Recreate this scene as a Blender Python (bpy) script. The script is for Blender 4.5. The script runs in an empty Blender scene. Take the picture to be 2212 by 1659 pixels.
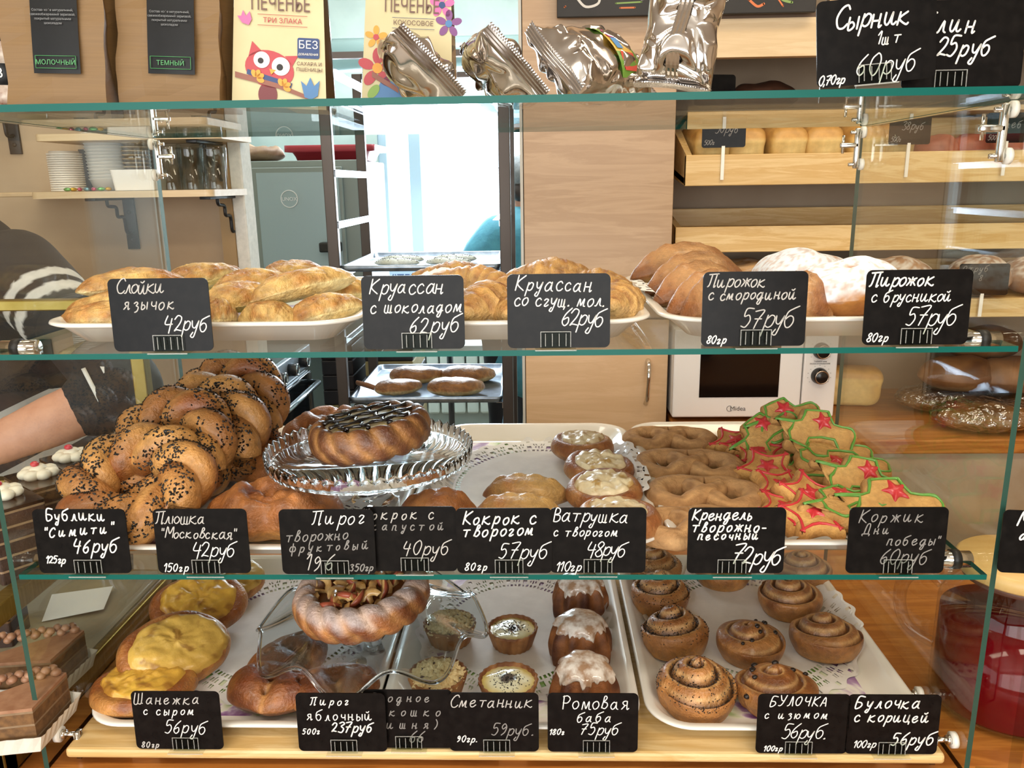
import bpy, bmesh, math, random
from mathutils import Vector, Matrix, Euler, noise
random.seed(7)
PI = math.pi
SC = bpy.context.scene
COL = SC.collection
# ---------------------------------------------------------------- camera, world, light, exposure
RW, RH, FPX = 2212, 1659, 1754.0
EYE = Vector((0, 0, 1.58))
def axes(yaw, pitch, roll):
    cy, sy, cp, sp = math.cos(yaw), math.sin(yaw), math.cos(pitch), math.sin(pitch)
    f = Vector((-sy*cp, cy*cp, -sp)); r = Vector((cy, sy, 0)); u = r.cross(f)
    cr, sr = math.cos(roll), math.sin(roll)
    return cr*r - sr*u, cr*u + sr*r, f
AR, AU, AF = axes(.0325, .2426, .0151)
cam = bpy.data.cameras.new('camera'); cam.sensor_width = 36; cam.lens = FPX/RW*36
cam.clip_start = .02; cam.clip_end = 200
camo = bpy.data.objects.new('camera', cam); COL.objects.link(camo)
camo.matrix_world = Matrix.Translation(EYE) @ Matrix((AR, AU, -AF)).transposed().to_4x4()
SC.camera = camo
SC.view_settings.view_transform = 'Standard'; SC.view_settings.look = 'None'
SC.view_settings.exposure = 0.12; SC.view_settings.gamma = 1.0; SC.view_settings.use_curve_mapping = False
wd = bpy.data.worlds.new('daylight'); SC.world = wd; wd.use_nodes = True
bgn = wd.node_tree.nodes['Background']; bgn.inputs[0].default_value = (.86, .94, 1, 1); bgn.inputs[1].default_value = 3.2
def area(name, loc, rot, sx, sy, power, col):
    l = bpy.data.lights.new(name, 'AREA'); l.shape = 'RECTANGLE'; l.size = sx; l.size_y = sy
    l.energy = power; l.color = col
    o = bpy.data.objects.new(name, l); o.location = loc; o.rotation_euler = rot; COL.objects.link(o); return o
WARM = (1, .88, .72)
area('ceiling_lamp_light', (-.9, -.35, 2.86), (0, 0, 0), 1.2, .3, 15, WARM)
area('ceiling_lamp_light', (.9, -.35, 2.86), (0, 0, 0), 1.2, .3, 22, WARM)
area('ceiling_lamp_light', (-.9, 1.5, 2.86), (0, 0, 0), 1.2, .3, 11, WARM)
area('ceiling_lamp_light', (1.0, 1.35, 2.86), (0, 0, 0), 1.2, .3, 15, (1, .82, .6))
area('shop_window_light', (-.5, -2.9, 1.6), (PI/2, 0, 0), 3.4, 2.0, 76, (1, .94, .86))
area('kitchen_window_light', (-.5, 5.1, 1.7), (-PI/2, 0, 0), 1.7, 1.6, 120, (.80, .91, 1))
area('kitchen_fill_light', (-.5, 3.9, 2.86), (0, 0, 0), 1.2, .3, 34, (.93, .97, 1))  # added fill to brighten the dark kitchen, stands for no known lamp
# ---------------------------------------------------------------- picking points of the place
def ray(px, py): return AF + AR*((px-RW/2)/FPX) - AU*((py-RH/2)/FPX)
def onY(px, py, Y): d = ray(px, py); return EYE + d*(Y/d.y)
def onZ(px, py, Z): d = ray(px, py); return EYE + d*((Z-EYE.z)/d.z)
def onX(px, py, X): d = ray(px, py); return EYE + d*(X/d.x)
# ---------------------------------------------------------------- materials
def C(h, a=1):
    h = h.lstrip('#'); v = [int(h[i:i+2], 16)/255 for i in (0, 2, 4)]
    return tuple((x/12.92 if x <= .04045 else ((x+.055)/1.055)**2.4) for x in v) + (a,)
MATS = {}
def mat(name, col='#888888', rough=.5, metal=0, **kw):
    if name in MATS: return MATS[name]
    m = bpy.data.materials.new(name); m.use_nodes = True; MATS[name] = m
    b = m.node_tree.nodes['Principled BSDF']
    b.inputs['Base Color'].default_value = C(col) if isinstance(col, str) else col
    b.inputs['Roughness'].default_value = rough; b.inputs['Metallic'].default_value = metal
    for k, v in kw.items(): b.inputs[k.replace('_', ' ')].default_value = v
    return m
def nodes(m): return m.node_tree.nodes, m.node_tree.links, m.node_tree.nodes['Principled BSDF']
def coords(m, scale=(1, 1, 1), which='Object', rot=(0, 0, 0)):
    N, L, b = nodes(m)
    t = N.new('ShaderNodeTexCoord'); mp = N.new('ShaderNodeMapping'); mp.inputs['Scale'].default_value = scale
    mp.inputs['Rotation'].default_value = rot
    L.new(t.outputs[which], mp.inputs[0]); return mp.outputs[0]
def noisetex(m, vec, scale, detail=4, rough=.55, dist=0):
    N, L, b = nodes(m); n = N.new('ShaderNodeTexNoise')
    n.inputs['Scale'].default_value = scale; n.inputs['Detail'].default_value = detail
    n.inputs['Roughness'].default_value = rough; n.inputs['Distortion'].default_value = dist
    L.new(vec, n.inputs['Vector']); return n.outputs['Fac']
def ramp(m, fac, stops):
    N, L, b = nodes(m); r = N.new('ShaderNodeValToRGB'); e = r.color_ramp.elements
    while len(e) < len(stops): e.new(.5)
    for i, (p, c) in enumerate(stops): e[i].position = p; e[i].color = C(c) if isinstance(c, str) else c
    L.new(fac, r.inputs[0]); return r.outputs[0]
def bump(m, fac, strength=.3, dist=.002):
    N, L, b = nodes(m); k = N.new('ShaderNodeBump'); k.inputs['Strength'].default_value = strength
    k.inputs['Distance'].default_value = dist; L.new(fac, k.inputs['Height']); L.new(k.outputs[0], b.inputs['Normal'])
def noisy(name, c1, c2, rough=.5, scale=20, stretch=(1, 1, 1), bmp=0, lo=.35, hi=.65, detail=5, metal=0, bd=.002, **kw):
    if name in MATS: return MATS[name]
    m = mat(name, c1, rough, metal, **kw); N, L, b = nodes(m)
    f = noisetex(m, coords(m, stretch), scale, detail)
    L.new(ramp(m, f, [(lo, c1), (hi, c2)]), b.inputs['Base Color'])
    if bmp: bump(m, f, bmp, bd)
    return m
def dough(name, rough=.45, amp=.22, scale=60, bmp=.25, bd=.0012, coat=0, fine=400):
    """baked surface: the crust colour comes from the mesh (browned or pale spots), a noise breaks it up"""
    if name in MATS: return MATS[name]
    m = mat(name, '#b07030', rough, Coat_Weight=coat, Coat_Roughness=.18); N, L, b = nodes(m)
    a = N.new('ShaderNodeAttribute'); a.attribute_name = 'Col'
    v = coords(m); f = noisetex(m, v, scale, 6, .6); g = noisetex(m, v, fine, 3)
    mr = N.new('ShaderNodeMapRange'); mr.inputs[1].default_value = .3; mr.inputs[2].default_value = .7
    mr.inputs[3].default_value = 1-amp; mr.inputs[4].default_value = 1+amp; L.new(f, mr.inputs[0])
    vm = N.new('ShaderNodeVectorMath'); vm.operation = 'MULTIPLY'
    L.new(a.outputs['Color'], vm.inputs[0]); L.new(mr.outputs[0], vm.inputs[1])
    L.new(vm.outputs[0], b.inputs['Base Color'])
    ad = N.new('ShaderNodeMath'); ad.operation = 'MULTIPLY_ADD'; ad.inputs[1].default_value = .5
    L.new(g, ad.inputs[0]); L.new(f, ad.inputs[2]); bump(m, ad.outputs[0], bmp, bd)
    return m
def glassy(name, tint='#f2f8f4', refl=1.0, rough=0.0, f0=.04):
    """clear sheet: see-through with a mirror share that grows towards grazing view"""
    if name in MATS: return MATS[name]
    m = bpy.data.materials.new(name); m.use_nodes = True; MATS[name] = m
    N, L = m.node_tree.nodes, m.node_tree.links; N.remove(N['Principled BSDF'])
    t = N.new('ShaderNodeBsdfTransparent'); t.inputs[0].default_value = C(tint)
    g = N.new('ShaderNodeBsdfGlossy'); g.inputs['Roughness'].default_value = rough
    lw = N.new('ShaderNodeLayerWeight'); lw.inputs[0].default_value = .5
    p = N.new('ShaderNodeMath'); p.operation = 'POWER'; p.inputs[1].default_value = 4.5; L.new(lw.outputs['Facing'], p.inputs[0])
    k = N.new('ShaderNodeMath'); k.operation = 'MULTIPLY_ADD'; k.inputs[1].default_value = refl*(1-f0); k.inputs[2].default_value = refl*f0
    k.use_clamp = True; L.new(p.outputs[0], k.inputs[0])
    mx = N.new('ShaderNodeMixShader'); L.new(k.outputs[0], mx.inputs[0]); L.new(t.outputs[0], mx.inputs[1]); L.new(g.outputs[0], mx.inputs[2])
    L.new(mx.outputs[0], N['Material Output'].inputs[0]); return m
def wood(name, c1, c2, rough=.45, axis='x', scale=9, stretch=14, bmp=.05):
    if name in MATS: return MATS[name]
    s = {'x': (1, stretch, stretch), 'y': (stretch, 1, stretch), 'z': (stretch, stretch, 1)}[axis]
    m = mat(name, c1, rough); N, L, b = nodes(m); v = coords(m, s)
    f = noisetex(m, v, scale*.35, 7, .62, .6); L.new(ramp(m, f, [(.3, c1), (.48, c2), (.56, c1), (.72, c2)]), b.inputs['Base Color'])
    bump(m, f, bmp, .001); return m
# ---------------------------------------------------------------- mesh helpers
def link(name, me, parent=None, loc=(0, 0, 0), rot=(0, 0, 0)):
    o = bpy.data.objects.new(name, me); COL.objects.link(o); o.location = loc; o.rotation_euler = rot
    if parent is not None: o.parent = parent
    return o
def mk(name, V, F, m, parent=None, cols=None, smooth=True, mi=None, loc=(0, 0, 0), rot=(0, 0, 0)):
    me = bpy.data.meshes.new(name); me.from_pydata([tuple(v) for v in V], [], F)
    for x in (m if isinstance(m, (list, tuple)) else [m]): me.materials.append(x)
    if mi is not None: me.polygons.foreach_set('material_index', mi)
    if smooth: me.polygons.foreach_set('use_smooth', [True]*len(me.polygons))
    if cols is not None:
        a = me.color_attributes.new('Col', 'FLOAT_COLOR', 'POINT')
        a.data.foreach_set('color', [c for q in cols for c in (q[0]*.98, q[1]*1.09, q[2]*1.28, 1)])
    me.update(); return link(name, me, parent, loc, rot)
def thing(name, label, cat, loc=(0, 0, 0), rot=(0, 0, 0), group=None):
    o = bpy.data.objects.new(name, None); COL.objects.link(o); o.empty_display_size = .02
    o.location = loc; o.rotation_euler = rot; return tag(o, label, cat, group)
def tag(o, label=None, cat=None, group=None, kind=None):
    if label: o['label'] = label
    if cat: o['category'] = cat
    if group: o['group'] = group
    if kind: o['kind'] = kind
    return o
def struct(o): o['kind'] = 'structure'; return o
def stuff(o): o['kind'] = 'stuff'; return o
KIDS = {}
def settle(o, floor):
    """lift a thing until its lowest point rests on the floor height, if it would dip below"""
    M = Matrix.LocRotScale(o.location, o.rotation_euler, o.scale); lo = min(((M @ c.matrix_basis @ v.co).z for c in kids(o) if c.type == 'MESH' for v in list(c.data.vertices)[::3]), default=floor)
    if lo < floor: o.location.z += floor-lo
    return o
def kids(o):
    return [c for c in bpy.data.objects if c.parent is o]
def dup(root, loc, rot=(0, 0, 0), label=None, scale=1.0, group=None):
    r = root.copy(); COL.objects.link(r); r.location = loc; r.rotation_euler = rot
    r.scale = (scale,)*3 if isinstance(scale, (int, float)) else scale
    if label: r['label'] = label
    if group: r['group'] = group
    for ch in kids(root):
        c = ch.copy(); COL.objects.link(c); c.parent = r
        for g in kids(ch):
            d = g.copy(); COL.objects.link(d); d.parent = c
    return r
class MB:
    """collects primitive shapes and links them as one mesh"""
    def __init__(s): s.V = []; s.F = []; s.M = []; s.C = []
    def add(s, V, F, mi=0, col=None):
        o = len(s.V); s.V += [Vector(v) for v in V]; s.F += [tuple(i+o for i in f) for f in F]; s.M += [mi]*len(F)
        s.C += (col if isinstance(col, list) else [col or (1, 1, 1)]*len(V)); return s
    def box(s, a, b, mi=0, bev=0):
        a, b = Vector(a), Vector(b); lo = Vector(map(min, a, b)); hi = Vector(map(max, a, b))
        if bev <= 0:
            V = [(x, y, z) for x in (lo.x, hi.x) for y in (lo.y, hi.y) for z in (lo.z, hi.z)]
            return s.add(V, [(0, 1, 3, 2), (4, 6, 7, 5), (0, 4, 5, 1), (2, 3, 7, 6), (0, 2, 6, 4), (1, 5, 7, 3)], mi)
        bm = bmesh.new(); bmesh.ops.create_cube(bm, size=1)
        for v in bm.verts: v.co = Vector((lo[i]+(v.co[i]+.5)*(hi[i]-lo[i]) for i in range(3)))
        bmesh.ops.bevel(bm, geom=bm.edges[:], offset=min(bev, .49*min(hi-lo)), segments=2, affect='EDGES', profile=.5)
        bm.verts.index_update(); V = [v.co.copy() for v in bm.verts]; F = [[v.index for v in f.verts] for f in bm.faces]; bm.free()
        return s.add(V, F, mi)
    def tube(s, pts, r, n=10, closed=False, caps=True, mi=0, col=None, flat=1.0, up=None):
        V, F, cols = tube_geo(pts, r, n, closed, caps, flat, up, col); return s.add(V, F, mi, cols)
    def lathe(s, prof, n=32, mi=0, c=(0, 0, 0), col=None, lobes=None, close=False):
        V, F = [], []; P = len(prof)
        for i in range(n):
            a = 2*PI*i/n; k = lobes(a) if lobes else 1
            for (r, z) in prof: V.append((c[0]+r*k*math.cos(a), c[1]+r*k*math.sin(a), c[2]+z))
        for i in range(n):
            j = (i+1) % n
            for q in range(P-1): F.append((i*P+q, j*P+q, j*P+q+1, i*P+q+1))
        if close:
            F.append(tuple(i*P for i in reversed(range(n)))); F.append(tuple(i*P+P-1 for i in range(n)))
        return s.add(V, F, mi, col)
    def cyl(s, a, b, r, n=16, mi=0, r2=None):
        return s.tube([a, b], (lambda t: r+(r2-r)*t) if r2 is not None else r, n, mi=mi)
    def xf(s, M, start=0):
        for i in range(start, len(s.V)): s.V[i] = M @ s.V[i]
        return s
    def build(s, name, m, parent=None, smooth=True, cols=False, loc=(0, 0, 0), rot=(0, 0, 0)):
        return mk(name, s.V, s.F, m, parent, s.C if cols else None, smooth, s.M, loc, rot)
def tube_geo(pts, r, n=10, closed=False, caps=True, flat=1.0, up=None, col=None):
    pts = [Vector(p) for p in pts]; N = len(pts); V, F, cols = [], [], []
    rf = r if callable(r) else (lambda t: r)
    nrm = None
    for i, p in enumerate(pts):
        a = pts[(i-1) % N] if (closed or i > 0) else p; b = pts[(i+1) % N] if (closed or i < N-1) else p
        t = (b-a).normalized() if (b-a).length > 1e-9 else Vector((0, 0, 1))
        if up is not None: nrm = Vector(up) - t*t.dot(Vector(up))
        elif nrm is None:
            nrm = t.orthogonal()
        else: nrm = nrm - t*t.dot(nrm)
        if nrm.length < 1e-6: nrm = t.orthogonal()
        nrm.normalize(); bi = t.cross(nrm); R = rf(i/max(1, N-1)); R2 = R*flat
        for k in range(n):
            an = 2*PI*k/n; V.append(p + bi*(R*math.cos(an)) + nrm*(R2*math.sin(an)))
            cols.append(col(i/max(1, N-1), an) if callable(col) else (col or (1, 1, 1)))
    for i in range(N if closed else N-1):
        j = (i+1) % N
        for k in range(n):
            l = (k+1) % n; F.append((i*n+k, j*n+k, j*n+l, i*n+l))
    if caps and not closed:
        F.append(tuple(range(n))); F.append(tuple(reversed(range((N-1)*n, N*n))))
    return V, F, cols
def smoothpath(P, k=8, closed=False):
    P = [Vector(p) for p in P]; N = len(P); out = []
    for i in range(N if closed else N-1):
        g = (lambda q: P[q % N]) if closed else (lambda q: P[max(0, min(N-1, q))])
        p0, p1, p2, p3 = g(i-1), g(i), g(i+1), g(i+2)
        for s in range(k):
            t = s/k; out.append(.5*((2*p1)+(p2-p0)*t+(2*p0-5*p1+4*p2-p3)*t*t+(3*p1-p0-3*p2+p3)*t**3))
    if not closed: out.append(P[-1])
    return out
def shell(pos, nu=48, nv=24):
    """closed surface: pos(u, v), u round the vertical axis, v from the underside (0) to the top (1)"""
    V = [Vector(pos(0, 0))]; UV = [(0, 0)]; F = []
    for j in range(1, nv):
        for i in range(nu):
            u, v = 2*PI*i/nu, j/nv; V.append(Vector(pos(u, v))); UV.append((u, v))
    V.append(Vector(pos(0, 1))); UV.append((0, 1)); T = len(V)-1
    for i in range(nu):
        k = (i+1) % nu; F.append((0, 1+k, 1+i)); F.append((1+(nv-2)*nu+i, 1+(nv-2)*nu+k, T))
        for j in range(nv-2): F.append((1+j*nu+i, 1+j*nu+k, 1+(j+1)*nu+k, 1+(j+1)*nu+i))
    return V, F, UV
def mix(a, b, t):
    t = max(0, min(1, t)); return tuple(x+(y-x)*t for x, y in zip(a, b))
def sst(a, b, x):
    t = max(0, min(1, (x-a)/(b-a))); return t*t*(3-2*t)
def nz(p, s, seed=0): return noise.noise(Vector(p)*s + Vector((seed*7.3, seed*3.1, seed*1.7)))
def fbm(p, s, seed=0, o=4): return noise.fractal(Vector(p)*s + Vector((seed*7.3, seed*3.1, seed*1.7)), 1.0, 2.0, o)
def bun(name, L, W, h, hb=.35, mod=None, col=None, m=None, parent=None, nu=56, nv=28, e=.75, seed=0, amp=.03):
    """a baked bun: oval in plan, rounded flat underside, domed top; mod reshapes, col browns it"""
    def pos(u, v):
        t = -PI/2+PI*v; r = max(0, math.cos(t))**e; s = math.sin(t)
        z = h*hb*(1+math.copysign(abs(s)**1.6, s)) if s < 0 else h*(hb+(1-hb)*s)
        p = Vector((L/2*math.cos(u)*r, W/2*math.sin(u)*r, z))
        if mod: p = Vector(mod(p, u, v))
        k = amp*min(L, W)*fbm(p, 16, seed, 3)*(.3+.7*min(1, p.z/h*2))
        d = Vector((math.cos(u)*r, math.sin(u)*r, max(0, s))); 
        return p + d*k
    V, F, UV = shell(pos, nu, nv)
    cols = [col(p, u, v)[:3] for p, (u, v) in zip(V, UV)]
    return mk(name, V, F, m, parent, cols)
def discgrid(R, nr, na, f):
    V = [Vector(f(0, 0))]; F = []; RA = [(0, 0)]
    for j in range(1, nr+1):
        for i in range(na):
            V.append(Vector(f(R*j/nr, 2*PI*i/na))); RA.append((R*j/nr, 2*PI*i/na))
    for i in range(na):
        k = (i+1) % na; F.append((0, 1+i, 1+k))
        for j in range(nr-1): F.append((1+j*na+i, 1+(j+1)*na+i, 1+(j+1)*na+k, 1+j*na+k))
    return V, F, RA
def rrect(w, d, r, n=8):
    out = []
    for cx, cy, a0 in ((w/2-r, d/2-r, 0), (-w/2+r, d/2-r, PI/2), (-w/2+r, -d/2+r, PI), (w/2-r, -d/2+r, 3*PI/2)):
        for i in range(n+1): a = a0+PI/2*i/n; out.append((cx+r*math.cos(a), cy+r*math.sin(a)))
    return out
def plate_geo(outline, z0, z1, flip=False):
    n = len(outline); V = [(x, y, z0) for x, y in outline]+[(x, y, z1) for x, y in outline]
    F = [tuple(reversed(range(n))), tuple(range(n, 2*n))]+[(i, (i+1) % n, n+(i+1) % n, n+i) for i in range(n)]
    return V, F
def offset(o, d):
    n = len(o); out = []
    for i in range(n):
        a, b, c = Vector(o[i-1]), Vector(o[i]), Vector(o[(i+1) % n])
        e1 = (b-a); e2 = (c-b); n1 = Vector((-e1.y, e1.x)); n2 = Vector((-e2.y, e2.x))
        if n1.length > 1e-9: n1.normalize()
        if n2.length > 1e-9: n2.normalize()
        k = n1+n2; k = k/max(.6, k.length_squared/2) if k.length > 1e-6 else n1
        out.append(tuple(b+k*d))
    return out
def ptext(s, size, m, parent, loc, rot=(PI/2, 0, 0), name='lettering', align='CENTER', shear=0, ext=.0001, xs=1.0):
    cu = bpy.data.curves.new('t', 'FONT'); cu.body = s; cu.size = size; cu.align_x = align; cu.shear = shear; cu.extrude = ext; cu.resolution_u = 3
    ob = bpy.data.objects.new('t', cu); COL.objects.link(ob)
    dg = bpy.context.evaluated_depsgraph_get(); me = bpy.data.meshes.new_from_object(ob.evaluated_get(dg))
    bpy.data.objects.remove(ob); bpy.data.curves.remove(cu); me.name = name; me.materials.clear(); me.materials.append(m)
    o = link(name, me, parent, loc, rot); o.scale = (xs, 1, 1); return o
# ---------------------------------------------------------------- handwriting
G = {'а':"7 8 4 10 1 7 0 3 2 0 5 2 7 8|7 10 7 2 9 0",'б':"9 17 5 15 1 12 0 5 2 0 5 0 7 4 6 8 3 9 0 6",'в':"0 1 2 10 3 16 5 17 6 14 3 9 6 8 7 4 4 0 1 1",
'г':"0 8 2 10 5 9 4 6 1 1 3 0 6 2",'д':"7 8 4 10 1 7 0 3 2 0 5 2 7 8|7 10 7 0 5 -7 2 -6 4 -1 9 2",'е':"0 4 5 6 6 9 4 10 1 8 0 4 2 0 5 0 8 3",
'ж':"0 9 3 6 0 0|5 10 5 0|10 9 6 6 10 0|2 6 8 6",'з':"0 8 3 10 5 8 3 5 6 3 5 -2 2 -4",'и':"0 10 0 3 2 0 4 2 6 10|6 10 6 2 8 0 10 2",
'й':"0 10 0 3 2 0 4 2 6 10|6 10 6 2 8 0 10 2|2 14 4 13 6 15",'к':"1 10 0 0|7 10 1 5 7 0 9 1",'л':"0 0 2 1 5 10 6 2 8 0",'м':"0 0 2 10 4 2 5 2 8 10 8 1 10 0",
'н':"0 10 0 0|0 5 6 5|6 10 6 0 8 1",'о':"4 10 1 8 0 4 2 0 5 1 7 5 6 9 4 10",'п':"0 0 1 10|1 9 4 10 6 9 6 1 8 0",'р':"2 10 0 -7|2 7 5 10 8 8 7 2 4 0 1 2",
'с':"6 8 4 10 1 8 0 4 2 0 5 0 7 2",'т':"0 10 9 10|5 10 4 0",'у':"0 10 1 4 4 3 7 10|7 10 5 0 3 -7 0 -6 2 -2",'ф':"4 16 4 -7|4 9 1 10 -1 5 1 1 4 2|4 9 7 10 9 5 7 1 4 2",
'ц':"0 10 0 1 5 0 6 10|6 10 6 0 8 0 8 -4",'ч':"0 10 0 6 3 4 6 6|6 10 6 0",'ш':"0 10 0 1 4 0 4 10|4 1 8 0 8 10|8 10 8 0 10 0",'щ':"0 10 0 1 4 0 4 10|4 1 8 0 8 10|8 10 8 0 10 0 9 -4",
'ы':"0 10 0 0 3 0 5 3 3 6 0 5|8 10 8 0",'ь':"0 10 0 0 3 0 5 3 3 6 0 5",'ю':"0 10 0 0|0 5 3 5|6 10 3 7 3 2 6 0 9 3 9 7 6 10",'я':"6 10 3 10 1 8 3 5 6 5|6 10 6 0 8 1|4 5 0 0",
'С':"9 14 7 17 3 15 0 8 2 1 6 0 9 3",'К':"1 17 0 0|9 17 1 8 9 0",'П':"0 0 2 3 3 16|-1 16 11 17|9 17 8 0 10 1",'Б':"9 17 1 17 0 0 5 0 8 4 6 8 0 9",'М':"0 0 2 17 6 6 11 17 11 0",
'В':"1 0 1 17 6 16 6 11 1 9 7 8 8 3 5 0 1 0",'Ш':"0 17 0 1 5 1 5 16|5 1 10 1 10 17|10 2 12 1",'Р':"1 0 2 17|1 16 6 17 9 13 6 8 1 8",'У':"0 17 3 9 6 8|9 17 6 5 3 0 0 0",'Л':"0 0 3 3 5 17 8 0",
'О':"5 17 1 13 0 6 3 0 7 2 9 10 8 15 5 17",'Ч':"0 17 0 10 4 8 8 10|8 17 8 0",'А':"0 0 5 17 9 0|2 6 8 6",'Т':"0 16 11 17|6 17 5 0",'Х':"0 17 8 0|8 17 0 0",'Д':"1 0 3 17 8 17 8 0|-1 -3 -1 0 10 0 10 -3",'Я':"9 17 3 17 1 12 4 9 9 9|9 17 9 0|5 9 0 0",
'0':"5 17 1 13 0 6 3 0 6 2 8 10 7 15 5 17",'1':"0 12 4 17 3 0",'2':"0 13 3 17 7 15 6 9 1 1 3 2 8 1",'3':"0 15 4 17 7 14 3 10 7 6 5 0 0 1",'4':"2 17 0 8 8 8|7 14 5 -2",
'5':"8 17 2 17 1 10 5 11 7 6 4 0 0 1",'6':"7 17 2 11 0 4 3 0 6 3 5 8 1 6",'7':"0 16 8 17 4 8 2 0|1 9 7 9",'8':"4 9 1 13 4 17 7 14 4 9 0 4 3 0 7 3 4 9",'9':"7 13 4 17 1 13 3 9 7 13 6 5 2 0",
'.':"0 0 1 1 1 0",',':"1 1 1 0 0 -3",'"':"0 17 0 13|3 17 3 13",'-':"0 6 5 6",'(':"4 18 1 12 1 5 4 -1",')':"0 18 3 12 3 5 0 -1",'!':"0 0 1 1"}
GL = {k: [[(int(a), int(b)) for a, b in zip(s.split()[::2], s.split()[1::2])] for s in v.split('|')] for k, v in G.items()}
def ribbon(mb, P, w, z, mi=0):
    P = smoothpath([(x, y, 0) for x, y in P], 5); n = len(P); V = []; F = []
    for i, p in enumerate(P):
        t = (P[min(n-1, i+1)]-P[max(0, i-1)]); t = t.normalized() if t.length > 1e-9 else Vector((1, 0, 0))
        q = Vector((-t.y, t.x, 0))*w
        V += [(p.x+q.x, p.y+q.y, z), (p.x-q.x, p.y-q.y, z)]
    F = [(2*i, 2*i+1, 2*i+3, 2*i+2) for i in range(n-1)]
    mb.add(V, F, mi)
    for e in (P[0], P[-1]):
        mb.add([(e.x+w*math.cos(2*PI*k/8), e.y+w*math.sin(2*PI*k/8), z) for k in range(8)], [tuple(range(8))], mi)
def hand(mb, s, x, y, cap, z, pen=.0006, slant=.22, rise=0, mi=0, track=1.0, seed=1):
    rnd = random.Random(hash(len(s)*31+seed)); k = cap/17; X = 0
    for ch in s:
        if ch == ' ': X += 8*track; continue
        g = GL.get(ch)
        if not g: continue
        jx, jy, js = rnd.uniform(-.6, .6), rnd.uniform(-.8, .8), rnd.uniform(.92, 1.08)
        for st in g:
            ribbon(mb, [(x+((a*js+X+jx)+(b*js+jy)*slant)*k, y+(b*js+jy)*k+rise*(a+X)*k) for a, b in st], pen, z, mi)
        X += (max(a for st in g for a, b in st)+3.2)*track
    return X*k
INK = mat('chalk_ink', '#e4e2dc', .6); INKF = mat('rubbed_chalk_ink', '#85827e', .7); INKG = mat('half_rubbed_chalk_ink', '#b5b2ad', .7)
SLATE = noisy('price_plate_black', '#0e0d0d', '#181615', .26, 90, lo=.4, hi=.75, Specular_IOR_Level=.13)
CLEAR = glassy('clear_acrylic', '#f1f4f1', 0, .12, .0)
CLEDGE = mat('acrylic_edge', '#d4d5d0', .25, Alpha=.28)
TW, TH = .1045, .0755
def price_tag(label, loc, lines, rot=(0, 0, 0), w=TW, h=TH, holder=.62, group='handwritten price tags', lean=.04, hold=True, corner=.006):
    t = thing('price_tag', label, 'price tag', loc, rot, group)
    M = Matrix.Translation((0, 0, .0022)) @ Matrix.Rotation(PI/2-lean, 4, 'X')
    o = rrect(w, h, corner, 6); mb = MB(); mb.add(*plate_geo([(x, y+h/2) for x, y in o], -.0012, 0)); mb.xf(M)
    mb.build('plate', SLATE, t, smooth=False)
    mb = MB()
    for i, ln in enumerate(lines):
        s, x0, x1, fy, fc = ln[:5]; o = ln[5] if len(ln) > 5 else {}
        fc *= 1.2; nat = hand(MB(), s, 0, 0, fc*h, 0, seed=i+len(label))
        hand(mb, s, (x0-.5)*w, (1-fy)*h, fc*h, .0003, pen=o.get('pen', .0006), slant=o.get('slant', .22), rise=o.get('rise', 0), mi=o.get('ink', 0), track=(x1-x0)*w/nat, seed=i+len(label))
    mb.xf(M); mb.build('handwriting', [INK, INKF, INKG], t, smooth=False)
    if hold:
        hx = (holder-.5)*w; mb = MB()
        mb.box((hx-.021, -.007, 0), (hx+.021, .016, .0016), 0, .0006)
        s0 = len(mb.V); mb.box((hx-.0155, .0, .0012), (hx+.0155, .018, .0026), 0)
        for k in range(4): mb.box((hx-.0105+k*.007-.0009, .003, .0026), (hx-.0105+k*.007+.0009, .016, .0034), 0)
        MH = Matrix.Translation((0, -.0005, .0015)) @ Matrix.Rotation(PI/2-lean, 4, 'X'); mb.xf(MH, s0)
        mb.box((hx-.0155, .0174, .0026), (hx+.0155, .0182, .0031), 1); mb.xf(MH, len(mb.V)-8)
        for k in (-1, 1): mb.box((hx+k*.0152-.0004, .002, .0026), (hx+k*.0152+.0004, .018, .0030), 1); mb.xf(MH, len(mb.V)-8)
        for k in range(4): mb.box((hx-.0105+k*.007-.0004, .003, .0034), (hx-.0105+k*.007+.0004, .016, .0036), 1); mb.xf(MH, len(mb.V)-8)
        mb.box((hx-.021, -.0074, .0002), (hx+.021, -.0069, .0015), 1)
        mb.build('clear_holder', [CLEAR, CLEDGE], t, smooth=False)
    return t
# ---------------------------------------------------------------- the room
ZT, Z1, Z2, Z0, ZC = 1.6616, 1.4127, 1.1599, .932, .905       # tops of the three glass shelves, the base board and the counter
XL, XR, YF, YB = -.590, .490, .82, 1.30
PLASTER = noisy('wall_paint_beige', '#b19b80', '#baa58a', .7, 8, lo=.3, hi=.7)
KPLASTER = noisy('kitchen_wall_paint', '#b9c4bf', '#c4cec8', .6, 6)
WHITEP = noisy('rough_white_plaster', '#d5d6d0', '#e4e4de', .75, 60, bmp=.35, bd=.003)
LAM = wood('pale_beech_laminate', '#b79a79', '#a98b6a', .35, 'x', 6, 10, .02)
BEAM = wood('pale_ash_board', '#d8c19b', '#cdb48c', .4, 'x', 6, 14, .03)
PINE = wood('pine_board', '#dcc08a', '#caa668', .42, 'x', 10, 12, .04)
OAK = wood('oak_counter', '#b97836', '#9c5d26', .3, 'x', 9, 12, .04)
def sbox(name, a, b, m, bev=0): return struct(MB().box(a, b, 0, bev).build(name, m, smooth=False))
sbox('floor', (-3.4, -3, -.1), (3, 5.4, 0), noisy('floor_tiles', '#8b7a66', '#a08c74', .4, 5))
sbox('ceiling', (-3.4, -3, 2.9), (3, 5.4, 3.0), mat('ceiling_white', '#d9d2c6', .8))
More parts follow.
